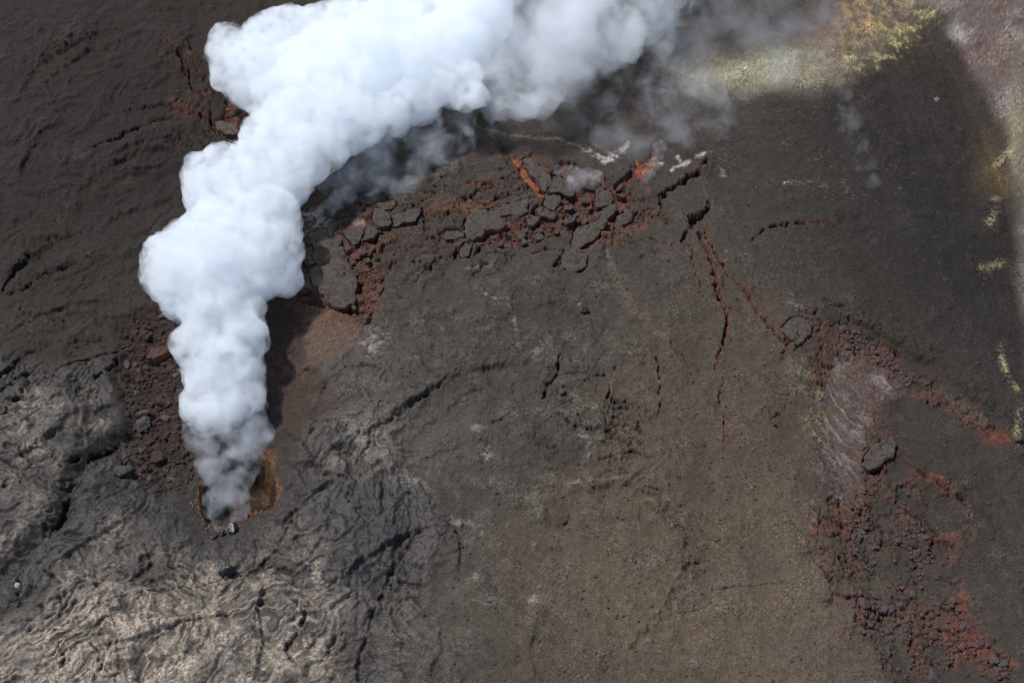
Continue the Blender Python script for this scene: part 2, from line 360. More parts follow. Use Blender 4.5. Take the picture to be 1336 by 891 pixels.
paint(dark_up * .3, rgb(58, 52, 49))

# ropy lava field, lower left
ropy = poly_mask([(-400,440),(0,462),(60,478),(130,470),(158,490),(150,560),(225,650),(250,700),(330,700),(365,650),(385,590),(410,545),(470,535),(520,560),(560,640),(590,700),(560,760),(530,900),(500,1500),(-400,1500)], 14)
ropy = np.maximum(ropy, gau(U, V, 500, 560, 90, 50) * .7)
ropy = np.maximum(ropy, gau(U, V, 470, 480, 50, 30) * .7)
lobe = fbm(X, Y, .06, 3, 90)
wx, wy = X + 11 * fbm(X, Y, .05, 3, 101), Y + 11 * fbm(X, Y, .05, 3, 107)
wx = wx + 2.6 * fbm(X, Y, .22, 3, 111, .6); wy = wy + 2.6 * fbm(X, Y, .22, 3, 117, .6)
def ropes(a, st, f, s_):
    ca, sa = math.cos(a), math.sin(a)
    return fbm((wx * ca + wy * sa) * st, (-wx * sa + wy * ca), f, 4, s_, .62, True)
mix = sst(-.08, .08, lobe); m2_ = sst(-.06, .06, fbm(X, Y, .045, 3, 95))
rp = (ropes(.25, .16, .5, 120) * mix + ropes(-1.0, .18, .6, 130) * (1 - mix)) * m2_ + (ropes(.9, .2, .55, 135) * mix + ropes(-.3, .14, .7, 137) * (1 - mix)) * (1 - m2_)
d1, dB, cr, c1, c2, ox, oy = worley(wx * .2, wy * .26, 5)           # toes and lobes
toe = np.sqrt(np.clip(1 - d1 * 1.1, 0, 1))
hum = fbm(wx, wy, .33, 5, 140, .66, True)
big = fbm(wx, wy, .085, 3, 98, .5, True)
DZ += ropy * 1.5 * (big - .3)
DZ += ropy * (.55 * rp * np.clip(1 + 2.2 * nA, .3, 1.7) + .6 * toe * sst(-.3, .3, W1) + .5 * hum - .4 - .35 * (1 - sst(0, .1, dB)) * sst(0, .3, W2))
ROUGH -= ropy * .32
paint(ropy * .8, rgb(84, 80, 76))
beige = poly_mask([(100,700),(165,672),(250,722),(330,742),(352,700),(400,640),(436,650),(460,700),(430,760),(430,891),(440,1300),(-300,1300),(-300,830),(0,822),(60,800)], 20)
leftg = poly_mask([(-300,520),(0,520),(70,500),(125,500),(140,550),(100,590),(75,640),(50,690),(0,730),(-300,760)], 16)
pale = np.clip(beige * (.35 + .6 * sst(700, 830, V) + .9 * nD + .5 * nA) + leftg * (.3 + 1.0 * nD) + gau(U, V, 465, 585, 36, 26) * .5 + gau(U, V, 525, 620, 50, 25) * .1 + gau(U, V, 440, 780, 14, 26) * .7 + gau(U, V, 540, 820, 40, 60) * .12, 0, 1)
paint(pale * sst(-.3, .5, .6 * nB + .8 * (rp - .2)) * .9, rgb(142, 130, 117))
paint(pale * sst(.25, .85, .7 * nC + .9 * rp) * .85, rgb(205, 194, 180))
paint(ropy * sst(.0, .6, -.7 * nB - .8 * (rp - .1)) * .75, rgb(52, 50, 50))
paint(ropy * sst(.05, .45, fbm(X, Y, .07, 4, 97)) * .65, rgb(60, 58, 57))
paint(ropy * sst(.35, .0, rp) * sst(-.2, .3, W2 + nD) * .6, rgb(42, 41, 41)); paint(ropy * sst(.2, -.1, big) * .6, rgb(40, 39, 39))
paint(gau(U, V, 445, 650, 70, 45) * ropy * sst(-.4, .3, nD) * .85, rgb(40, 41, 44))
paint(gau(U, V, 500, 700, 50, 60) * .4, rgb(66, 66, 67))
paint(gau(U, V, 440, 775, 20, 34) * sst(-.1, .5, nB) * .7, rgb(160, 158, 156))
paint(poly_mask([(150,620),(200,625),(262,640),(262,690),(220,690),(160,665),(110,720),(80,700),(110,640)], 12) * .7, rgb(66, 64, 63))
gul = [(165,568,10),(135,585,14),(108,605,16),(92,635,15),(75,670,14),(56,695,14),(30,725,16),(-20,750,18)]
idx, d, wd = line_rel(gul, 60, UW, VW); g_ = np.exp(-(d / wd) ** 2) * (d < 1e5)
DZ[idx] -= 2.6 * g_; paint(g_ * .7, rgb(50, 47, 45), idx)
DZ[idx] += .35 * g_ * hum[idx]

# ash plains: gentle swells, low flow folds, grit
plain = 1 - ropy
DZ += plain * (.26 * nB + .05 * nC + .6 * nD)
fold = fbm(wx * .8, wy * .8, .16, 3, 150, .5, True)
DZ += plain * .75 * fold * sst(.0, .5, W2 + gau(U, V, 130, 200, 130, 150) + gau(U, V, 620, 470, 180, 90) * .6)
crs = gau(U, V, 560, 570, 120, 90) * .9 + gau(U, V, 90, 230, 100, 120) * .55 + gau(U, V, 60, 420, 100, 50) * .8 + gau(U, V, 500, 480, 60, 40) + gau(U, V, 60, 330, 90, 110) * .6
DZ += plain * np.clip(crs, 0, 1) * (.3 * hum + .12 * rp)
blk = gau(U, V, 770, 540, 70, 70) * .9 + gau(U, V, 560, 290, 90, 50) * .5
i_ = np.nonzero(blk > .03)[0]
q = worley(wx[i_] * .42, wy[i_] * .42, 8)
DZ[i_] += np.clip(blk[i_], 0, 1) * ((q[2] - .5) * .5 + (q[5] * (q[3] - .5) + q[6] * (q[4] - .5)) * .7 - .3 * (1 - sst(0, .12, q[1])) * (q[2] > .45))
# fine horizontal scour of the upper slopes
str_ = fbm(X * .35 + W1 * 2, Y + W2, 1.1, 3, 160, .6)
upm = sst(330, 60, V) * sst(480, 620, U) + sst(400, 200, V) * sst(900, 1000, U) + .5 * sst(250, 100, V)
DZ += np.clip(upm, 0, 1) * .13 * str_
paint(sst(.18, .5, nC * .6 + nB * .3) * plain * .35, rgb(112, 103, 92))
paint(sst(.15, .5, -nC * .6 - nB * .25) * plain * .35, rgb(50, 45, 41))

mot = gau(U, V, 560, 560, 150, 130) + gau(U, V, 640, 720, 90, 120) * .8 + gau(U, V, 700, 500, 200, 120) * .5 + gau(U, V, 1290, 700, 70, 90) * .6 + gau(U, V, 890, 800, 30, 90) * .6
paint(plain * np.clip(mot, 0, 1) * sst(.05, .45, nB + .4 * nD) * .5, rgb(108, 103, 98))
paint(plain * np.clip(mot, 0, 1) * sst(.1, .45, -nB + .4 * W1) * .55, rgb(52, 49, 47))
paint(plain * sst(.3, .6, nD + .5 * nB) * .3, rgb(96, 90, 82)); paint(plain * sst(.25, .55, -nD + .4 * nC) * .3, rgb(56, 51, 47))
for cx, cy_, rx, ry, an in [(600,500,60,14,-35),(540,560,50,16,-40),(730,590,40,30,0),(900,640,16,70,5)]: paint(plain * gau(UW, VW, cx, cy_, rx, ry, an) * .4, rgb(54, 48, 44))

big_t = fbm(X, Y, .022, 4, 401, .55); rill = fbm(X + 3 * W1, Y * .18, .35, 4, 405, .6)
C *= (1 + .28 * big_t + .10 * rill)[:, None]
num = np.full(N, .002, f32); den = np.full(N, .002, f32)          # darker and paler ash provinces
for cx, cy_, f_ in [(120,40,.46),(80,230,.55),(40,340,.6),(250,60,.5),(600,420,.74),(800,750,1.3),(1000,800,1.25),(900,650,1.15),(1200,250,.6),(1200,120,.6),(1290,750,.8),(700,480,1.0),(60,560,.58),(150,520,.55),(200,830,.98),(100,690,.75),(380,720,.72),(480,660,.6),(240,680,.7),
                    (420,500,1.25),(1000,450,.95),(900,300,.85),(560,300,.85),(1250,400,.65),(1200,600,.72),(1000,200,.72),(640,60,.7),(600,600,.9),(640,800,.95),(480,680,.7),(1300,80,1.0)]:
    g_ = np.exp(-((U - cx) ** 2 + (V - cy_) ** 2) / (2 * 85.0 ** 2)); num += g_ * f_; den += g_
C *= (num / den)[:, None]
DZ += plain * (.10 * rill * sst(850, 950, U) + .5 * fbm(X, Y, .07, 3, 410))
# flow fronts and folds: sharp on the low side, fading uphill.  (height m, upslope fade px, [(x, y), ...]); the high side is left of the direction of travel
def front(h, fade, pts, col=None):
    p3 = [(x, y, 1) for x, y in pts]; reach = fade * 3 + 6; idx = near(p3, reach + 10); u = (U + 6 * W1 + 4 * WC1 + 2.2 * W3)[idx]; v = (V + 6 * W2 + 4 * WC2 + 2.2 * W4)[idx]
    best = np.full(len(idx), 1e6, f32); sg = np.zeros(len(idx), f32); tt = np.zeros(len(idx), f32); n = len(pts) - 1
    for k, ((ax, ay), (bx, by)) in enumerate(zip(pts[:-1], pts[1:])):
        d, t = seg_d(u, v, ax, ay, bx, by); m = d < best
        best[m] = d[m]; tt[m] = ((k + t) / n)[m]; sg[m] = np.sign((bx - ax) * (v - ay) - (by - ay) * (u - ax))[m]
    s_ = best * -sg; taper = np.clip(np.minimum(tt, 1 - tt) * 5, 0, 1) * np.clip(.7 + 1.2 * W1[idx] + .9 * WM[idx], .0, 1.5)
    sw = 1.2 + fade * .16 * (1.2 + 1.6 * W2[idx]); DZ[idx] += h * taper * sst(-sw, sw * .6, s_) * np.exp(-np.maximum(s_, 0) / fade)
for h, f_, pts in [(1.5, 16, [(172,40),(130,50),(90,64),(60,82),(42,100),(28,125)]), (1.1, 12, [(195,40),(150,60),(110,74),(75,95),(48,122)]),
                   (.9, 14, [(250,196),(205,200),(160,212),(120,238),(90,262)]), (.8, 12, [(240,215),(190,224),(150,240),(110,262)]), (.6, 10, [(250,178),(215,184),(170,196),(135,212)]),
                   (.7, 10, [(120,110),(95,130),(60,140),(30,165)]), (.8, 12, [(100,150),(60,175),(40,205),(20,250)]), (.9, 14, [(110,300),(70,320),(40,340),(0,372)]),
                   (.7, 10, [(130,330),(90,350),(40,365),(0,392)]), (.8, 12, [(150,395),(100,400),(50,412),(0,440)]), (.6, 10, [(230,255),(200,272),(160,280),(120,310)]),
                   (1.3, 22, [(790,891),(820,838),(860,790),(884,748),(886,712),(868,678),(838,645),(802,628),(770,640),(742,634)]),
                   (.9, 14, [(700,470),(650,478),(600,490),(560,512),(530,535),(500,552)]), (.8, 12, [(640,500),(600,520),(575,545),(545,560)]),
                   (.8, 16, [(762,470),(768,440),(752,412),(720,398),(690,402)]), (.7, 12, [(700,520),(712,492),(735,466)]), (.7, 14, [(690,640),(665,620),(640,585),(600,560)]),
                   (.9, 16, [(590,760),(600,720),(592,690),(560,670)]), (.7, 12, [(560,891),(575,850),(570,800)]), (.5, 12, [(700,891),(690,850),(705,800)]),
                   (1.2, 16, [(1330,560),(1280,525),(1230,490),(1180,455),(1130,425),(1090,405)]), (.8, 12, [(1250,655),(1215,625),(1180,598)]),
                   (1.0, 14, [(480,700),(455,650),(420,612),(378,600)]), (1.2, 16, [(360,700),(385,668),(412,640),(440,628)]), (1.0, 14, [(430,770),(470,735),(520,705),(560,690)]),
                   (.8, 10, [(0,800),(60,790),(110,765),(170,752),(230,758),(290,745)]), (.8, 10, [(40,870),(100,845),(160,838),(230,820),(300,800)]), (.7, 9, [(60,745),(100,715),(150,690),(190,672)]),
                   (.8, 12, [(330,891),(345,840),(340,790),(352,750)]), (1.0, 14, [(0,610),(40,590),(80,560),(120,520)])]:
    front(h * 1.35, f_, pts[::-1] if pts[0][0] > pts[-1][0] + 30 else pts)

# brown scree left of the plume; brown and tan ground right of it
scree = poly_mask([(158,425),(185,405),(215,400),(300,400),(300,560),(262,600),(240,640),(200,642),(172,622),(150,600),(168,560),(152,500),(155,460)], 8)
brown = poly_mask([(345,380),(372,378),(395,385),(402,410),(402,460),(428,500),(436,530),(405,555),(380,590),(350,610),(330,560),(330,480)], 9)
tan = poly_mask([(402,385),(440,405),(470,425),(478,440),(450,465),(400,480),(396,440)], 8)
paint(scree, rgb(58, 44, 39)); paint(scree * sst(0, .5, nB) * .6, rgb(76, 56, 48)); paint(scree * sst(.1, .5, -nB) * .5, rgb(44, 36, 33))
paint(brown * .9, rgb(62, 47, 40)); paint(brown * sst(-.1, .5, nD + .012 * (U - 400)) * .6, rgb(96, 80, 70)); paint(tan * .85, rgb(96, 80, 68)); paint(tan * sst(0, .5, nB) * .5, rgb(120, 88, 68))  # brown ground with the plume's shadow painted in, deepest on its left
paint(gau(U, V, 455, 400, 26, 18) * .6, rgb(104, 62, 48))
DZ -= scree * .8

# red scarp on the right with its mauve slide face
mauve0 = poly_mask([(1050,440),(1180,450),(1180,560),(1130,660),(1050,640)], 10)
scarp = poly_mask([(1085,420),(1120,430),(1165,460),(1225,500),(1262,520),(1305,562),(1290,572),(1240,540),(1190,512),(1160,530),(1150,560),(1165,575),(1185,600),(1262,655),(1250,662),(1190,625),(1200,650),(1225,700),(1240,745),(1262,785),(1285,820),(1325,860),(1370,930),(1190,930),(1148,860),(1120,810),(1082,760),(1066,715),(1064,665),(1112,650),(1085,620),(1060,560),(1060,500),(1050,470),(1072,450)], 13)
scarp = scarp * np.maximum(mauve0, sst(-.15, .2, nD + .5 * nB + .5 * W3 * .3 + .02))
lowr = gau(U, V, 1195, 790, 70, 90, 20) * .6
paint(scarp * .55, rgb(78, 62, 56)); paint(scarp * sst(-.05, .35, nB) * .65, rgb(98, 69, 61)); paint(scarp * sst(.15, .5, -nB) * .4, rgb(60, 52, 47))
paint(lowr * sst(0, .4, nB) * .5, rgb(96, 68, 62))
mauve = poly_mask([(1097,452),(1130,462),(1165,490),(1172,510),(1145,532),(1128,560),(1124,600),(1130,640),(1112,662),(1080,640),(1062,612),(1052,565),(1062,525),(1085,490)], 13)
mauve = np.maximum(mauve, poly_mask([(1068,632),(1077,640),(1073,680),(1062,686),(1058,662)], 3))
a = R(-56); su = (X * math.cos(a) + Y * math.sin(a)); sv = (-X * math.sin(a) + Y * math.cos(a))
streak = fbm(su * .22 + 2 * W1, sv + 3 * W2, .6, 5, 170, .7)
paint(mauve * .7, rgb(98, 88, 84)); paint(mauve * sst(.0, .35, streak) * .75, rgb(138, 130, 128)); paint(mauve * sst(.05, .35, -streak) * .8, rgb(84, 60, 52)); paint(mauve * sst(.1, .4, nB) * .5, rgb(88, 62, 52))
DZ += mauve * .8 * streak
for cx, cy_, r in [(1060,500,10),(1068,515,9),(1040,480,9),(1062,545,9),(1095,480,6),(1075,565,8)]:
    paint(gau(UW, VW, cx, cy_, r, r) * sst(-.1, .4, nC + nB) * .7, rgb(150, 142, 108))
yl = gau(UW, VW, 1063, 540, 9, 7); paint(yl * sst(0, .3, nC) * .8, rgb(160, 152, 84))
paint(gau(UW, VW, 1305, 572, 14, 7) * .7, rgb(128, 72, 52)); paint(gau(UW, VW, 1265, 835, 30, 12, 45) * .6, rgb(122, 66, 50))
paint(poly_mask([(1225,505),(1262,520),(1290,548),(1290,560),(1240,535)], 5) * sst(-.2, .4, nC) * .5, rgb(110, 108, 104))

# blocky floor of all broken zones
zone = np.zeros(N, f32); ora = np.zeros(N, f32)
for pts, dep, red, orr in ZONES:
    idx, sd = poly_sd(pts, 8, UJ, VJ); m = 1 - sst(-1.2, 1.0, sd)
    DZ[idx] -= np.maximum(0, dep * m - .0) * (.75 + .5 * fbm(X[idx], Y[idx], .25, 2, 180))
    zone[idx] = np.maximum(zone[idx], m * red); ora[idx] = np.maximum(ora[idx], m * orr)
rubb = np.clip(zone + scree * .9 + scarp * (1 - mauve) * .9 + lowr * sst(-.2, .2, nB), 0, 1)
i_ = np.nonzero(rubb > .02)[0]
for f_, amp, s_ in ((.45, .75, 1), (1.1, .38, 2), (2.4, .14, 3)):
    q = worley(X[i_] * f_ + W3[i_] * .15, Y[i_] * f_ * .8 + W4[i_] * .15, s_)
    DZ[i_] += rubb[i_] * amp * ((q[2] - .5) * .8 + (q[5] * (q[3] - .5) + q[6] * (q[4] - .5)) * 1.3 - .45 * (1 - sst(0, .14, q[1])))
    if s_ == 1: tone = q[2].copy()
    if s_ == 2: tone2 = q[4].copy()
zr = zone[i_]
paint(zr * .95, rgb(94, 61, 51), i_); paint(zr * sst(.45, .9, tone) * .6, rgb(78, 52, 44), i_); paint(zr * sst(.6, .9, tone2) * .5, rgb(122, 78, 62), i_)
paint(zr * sst(.7, 1, 1 - tone2) * .4, rgb(62, 50, 45), i_)
paint((ora[i_] * sst(-.2, .4, nD[i_] + .5 * (tone2 - .5) + (ora[i_] - .5))) * .8, rgb(148, 86, 63), i_)
paint(ora[i_] * sst(.8, 1, tone2) * .6, rgb(160, 108, 74), i_)

brk = np.clip(scarp * (1 - mauve) + gau(U, V, 1100, 740, 34, 70) * .9 + gau(U, V, 1230, 700, 40, 60) * .7 + .9 * gau(U, V, 1170, 470, 60, 22, 30) + .8 * gau(U, V, 560, 300, 70, 32) + gau(U, V, 670, 250, 60, 36)
              + .9 * gau(U, V, 800, 280, 50, 36) + gau(U, V, 440, 320, 50, 40) + .8 * gau(U, V, 250, 110, 34, 44) + .7 * gau(U, V, 1060, 430, 40, 26), 0, 1) * (1 - np.clip(zone, 0, 1))
i_ = np.nonzero(brk > .1)[0]; kb = sst(.2, .6, brk[i_] + .55 * nD[i_] + .25 * nB[i_] - .15)
bx_, by_ = X[i_] + 1.1 * WC1[i_] + .22 * W3[i_], Y[i_] + 1.1 * WC2[i_] + .22 * W4[i_]
coarse = None
for f_, dep in ((.15, 1.6), (.36, .8)):
    q = worley(bx_ * f_, by_ * f_ * 1.3, 15)
    kk = kb if coarse is None else kb * sst(.45, .6, coarse)
    gap = (1 - sst(.0, (.045 if coarse is None else .09) * (1 + 1.2 * np.clip(.3 + WM[i_], 0, 1)), q[1])) * kk * sst(-.15, .25, q[4] - .25 + .5 * W2[i_])
    DZ[i_] += kk * ((q[2] - .5) * dep * .5 + (q[5] * (q[3] - .5) + q[6] * (q[4] - .5)) * dep * .4) - dep * .8 * gap
    paint(kk * sst(.62, .75, q[2]) * (.6 if coarse is not None else .15) * sst(-.3, .3, nB[i_]), rgb(88, 66, 57), i_); paint(gap * .9, rgb(98, 60, 46), i_); paint(kk * sst(.86, .95, q[3]) * .4, rgb(122, 78, 60), i_)
    coarse = q[4]

# cracks
def crack(red, pts, depth=1.0, uu=None, vv=None):
    idx, d, wd = line_rel(pts, 18, UC if uu is None else uu, VC if vv is None else vv)
    hw = np.maximum(wd * np.clip(.42 + .95 * WM[idx] + .3 * W3[idx], .06, .95), .3); dep = depth * np.minimum(.42 * wd + .2, 3.2) * np.clip(.8 + 1.2 * WM[idx], .25, 1.3)
    m = 1 - sst(.5, 1.3, d / hw)
    DZ[idx] -= dep * m
    DZ[idx] += .06 * wd * np.exp(-(d / (2.5 + wd)) ** 2) * (1 - m) * (W2[idx] * 2 + .3)
    cc = rgb(46, 41, 38) * (1 - red) + rgb(122, 68, 50) * red
    paint(m * .9, cc, idx)
    paint(np.exp(-(d / (wd * .9 + 1.5)) ** 2) * (1 - m) * min(1, red + .12) * .6 * sst(-.3, .4, nC[idx] + nB[idx]), rgb(108, 68, 54), idx)
for red, pts in CRACKS: crack(red, pts)
for pts in SEAMS: crack(0.0, pts, .28, UW, VW)
# hairline fracture networks
net = gau(U, V, 560, 310, 80, 45) + gau(U, V, 690, 260, 110, 50) + gau(U, V, 820, 290, 50, 40) * .7 + gau(U, V, 430, 340, 50, 60) + gau(U, V, 770, 540, 70, 60) * .9 + gau(U, V, 1090, 430, 60, 30) \
    + gau(U, V, 1110, 740, 50, 80) * .8 + gau(U, V, 1200, 700, 60, 60) * .7 + gau(U, V, 270, 130, 40, 50) + gau(U, V, 90, 480, 90, 60) * .7 + gau(U, V, 60, 350, 60, 60) * .5 + gau(U, V, 120, 180, 90, 60) * .4
i_ = np.nonzero(net > .25)[0]
for f_, thr in ((.16, .05), (.34, .045)):
    q = worley(X[i_] * f_ + .5 * WC1[i_] + .1 * W3[i_], Y[i_] * f_ * 1.2 + .5 * WC2[i_] + .1 * W4[i_], 12)
    k_ = sst(-.05, .35, fbm(X[i_], Y[i_], .12, 2, 330) + .3 * (net[i_] - .6)) * sst(.25, .6, net[i_])
    m = (1 - sst(thr * .4, thr * 1.6, q[1])) * k_
    DZ[i_] += k_ * ((q[2] - .5) * .35 + (q[5] * (q[3] - .5) + q[6] * (q[4] - .5)) * .25 / 1) - .7 * m
    paint(m * .7, rgb(52, 44, 40), i_)

# moats round the loose plates
for s in SLABS:
    idx, sd = poly_sd(s[0], 8, UJ * .35 + U * .65, VJ * .35 + V * .65)
    m = 1 - sst(.3, 1.1 + 2.2 * np.clip(.5 + 1.4 * WM[idx], .1, 1.2), sd); tgt = -1.7 - .1 * nC[idx]
    DZ[idx] = DZ[idx] * (1 - m) + np.minimum(DZ[idx], tgt) * m
    paint(m * .6, rgb(72, 50, 42), idx)

# pale salts and sulphur
def salts(pts, col, k=.9, thr=-.15):
    m = line_mask(pts); paint(m * sst(thr, thr + .6, nS + .5 * nB + .9 * (m - .5)) * k, col)
WHT = rgb(205, 202, 196)
salts([(632,168,2),(650,173,2.4),(680,178,3),(705,182,3),(725,180,2.6),(745,186,3),(762,194,3)], rgb(134, 125, 116), .6, -.2)
salts([(760,193,4),(775,200,6),(790,208,11),(800,206,11),(812,195,9),(820,187,5)], rgb(190,187,182), .95, .1)
salts([(876,221,5),(890,215,6),(905,208,5),(918,202,4),(932,198,2)], rgb(190,187,182), .95, .1)
salts([(884,205,4),(890,212,4)], WHT, .7, 0); salts([(861,212,3),(864,212,3)], WHT, .9, -.4)
salts([(661,398,4),(668,410,6),(673,425,7),(676,445,6),(680,465,4)], rgb(140, 136, 132), .7, .3)
salts([(666,404,2),(671,415,2.4),(674,428,2)], rgb(175,172,168), .8, .15)
salts([(742,632,3),(755,631,5),(772,630,2)], rgb(160,154,146), .7, .1)
salts([(738,632,4),(755,631,6),(770,630,3),(790,625,4),(803,625,4),(820,632,3),(835,642,3),(850,655,3),(868,680,5),(880,695,5),(888,715,5),(886,740,4),(870,775,4),(850,810,4),(838,870,4)], rgb(128, 120, 110), .55, .3)
salts([(632,385,3),(645,390,4),(655,392,3)], rgb(150,148,146), .7, .1)
salts([(610,350,5),(640,345,7)], rgb(120,115,112), .6, 0)
salts([(795,340,8),(808,365,13),(816,390,16),(832,410,14),(850,428,9),(872,448,5)], rgb(104, 93, 81), .45, -.1)
salts([(790,320,3),(796,345,4)], rgb(112, 100, 86), .5, -.2)
for cx, cy_, rx, ry, k in [(410,288,18,16,.9),(487,448,20,14,.75),(622,560,10,6,.6),(632,592,7,12,.6),(768,572,16,8,.5),(770,590,5,5,.5),(600,680,14,10,.45),(632,690,8,14,.4),(622,750,14,8,.4),
                       (695,715,5,10,.5),(695,780,5,16,.45),(536,632,20,8,.6),(575,195,8,10,.4),(590,222,10,10,.5),(24,765,6,5,1),(1222,128,5,4,1.2),(1027,236,16,2.5,.8),(940,226,4,5,.8),
                       (948,330,3,12,.5),(1040,398,16,5,.35),(860,440,8,6,.5),(700,465,12,10,.4),(1302,280,6,10,.4),(790,375,16,8,.3)]:
    m = gau(UW, VW, cx, cy_, rx, ry); paint(m * sst(.0, .6, nS + .4 * nB + .5 * (m - .5)) * k, rgb(170, 166, 160))
sp = sst(.2, .6, fbm(X * .45 + 2 * W1, Y + 1.6 * W2, .9, 5, 190, .8) + .3 * nD) * (gau(U, V, 1000, 190, 110, 70) + gau(U, V, 1130, 250, 70, 60, 50) * .6 + gau(U, V, 930, 130, 60, 30))
paint(np.clip(sp, 0, 1) * .42, rgb(140, 135, 130))
sulf = poly_mask([(862,82),(920,92),(980,76),(1040,66),(1095,42),(1100,-10),(1090,-45),(1215,-45),(1195,0),(1188,18),(1172,42),(1152,66),(1122,84),(1108,102),(1060,112),(1000,118),(950,112),(900,106)], 24)
paint(sulf * .75, rgb(122, 114, 104)); paint(sulf * sst(-.1, .5, nB + nC * .6) * .7, rgb(176, 173, 150)); paint(sulf * sst(.15, .5, -nB + .3 * nC) * .55, rgb(92, 84, 76))
paint(gau(UW, VW, 1135, 28, 34, 26) * sst(-.3, .4, nB) * .85, rgb(186, 148, 100)); paint(gau(UW, VW, 1165, 20, 26, 22) * sst(-.2, .4, nD) * .7, rgb(182, 176, 124))
paint(gau(UW, VW, 1000, 90, 60, 16, -8) * .6, rgb(190, 188, 158)); paint(gau(UW, VW, 1085, 50, 30, 24) * .5, rgb(134, 108, 86))
DZ += sulf * (.08 * str_ + .16 * nC + .2 * nB)
edge = poly_mask([(1095,70),(1150,62),(1185,35),(1200,10),(1240,0),(1230,20),(1190,60),(1170,80),(1120,98)], 8)
paint(edge * sst(.05, .35, nB + .3 * nC) * .8, rgb(180, 174, 132)); DZ += edge * .2 * nB
rim = poly_mask([(1205,-200),(1195,0),(1236,20),(1248,50),(1262,80),(1285,118),(1305,150),(1324,190),(1330,250),(1332,300),(1326,350),(1338,420),(1356,520),(2400,700),(2400,-200)], 13)
paint(rim * .9, rgb(112, 102, 99)); paint(rim * sst(-.1, .4, nD) * .5, rgb(150, 140, 136)); paint(rim * sst(.1, .45, nA + .4 * nB) * .45, rgb(136, 92, 84))
for cx, cy_, rx, ry in [(1278,66,10,14),(1317,85,9,9),(1300,10,12,8)]: paint(gau(UW, VW, cx, cy_, rx, ry) * sst(-.3, .4, nB + nD) * .8, rgb(104, 72, 64))
paint(gau(U, V, 1250, 45, 10, 8, 50) * .8, rgb(176, 172, 166)); paint(gau(UW, VW, 1325, 170, 8, 50) * .5, rgb(160, 162, 128))
DZ += rim * (.3 * nB + .2 * hum)
for cx, cy_, rx, ry, an, k in [(1300,212,16,4,-35,1),(1318,200,8,6,0,.8),(1293,288,5,9,30,1),(1300,262,7,4,0,.5),(1312,470,4,16,-12,1),(1327,505,4,8,-20,.8),(1330,555,4,18,0,.7),(1298,345,12,5,-30,.6),(1283,3+345,4,4,0,.4)]:
    m = gau(UW, VW, cx, cy_, rx, ry, an); paint(m * sst(-.1, .35, nC + .4 * nB + .5 * (m - .5)) * k, rgb(178, 174, 132))
paint((gau(UW, VW, 1288, 215, 14, 26) + gau(UW, VW, 1305, 240, 14, 14)) * .6, rgb(96, 80, 56))

# vent: funnel lip and shaft
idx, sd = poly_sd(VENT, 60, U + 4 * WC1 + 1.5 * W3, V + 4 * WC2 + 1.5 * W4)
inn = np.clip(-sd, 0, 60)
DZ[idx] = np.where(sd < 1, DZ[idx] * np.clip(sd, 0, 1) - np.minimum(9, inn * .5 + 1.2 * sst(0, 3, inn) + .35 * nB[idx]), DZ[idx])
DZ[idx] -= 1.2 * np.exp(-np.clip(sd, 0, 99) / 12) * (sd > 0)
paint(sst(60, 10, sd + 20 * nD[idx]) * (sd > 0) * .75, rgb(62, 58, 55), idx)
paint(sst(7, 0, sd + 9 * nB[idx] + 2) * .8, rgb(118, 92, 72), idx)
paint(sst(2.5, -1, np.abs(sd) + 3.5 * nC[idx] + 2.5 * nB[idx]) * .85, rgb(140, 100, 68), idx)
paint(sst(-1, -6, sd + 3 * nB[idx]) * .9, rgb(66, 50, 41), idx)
paint(gau(U[idx], V[idx], 346, 600, 10, 14) * sst(-.4, .2, nB[idx]) * .6, rgb(176, 132, 92), idx)

# grit: single-vertex variation stands for sand and cinders
grit = rng.random(N).astype(f32)
near_ = sst(400, 150, R1)
C *= (.66 + near_ * np.clip(.75 + 1.6 * nD, .25, 1.5) * (.42 * (grit - .5) + .45 * (grit > .965) - .28 * (grit < .04)))[:, None]
DZ += near_ * .05 * (rng.random(N).astype(f32) - .5) * (1 - .5 * ropy)
C = np.clip(C * np.array([1.06, 1.0, .92], f32), .004, .8)
Z = (ZB + DZ).astype(f32)

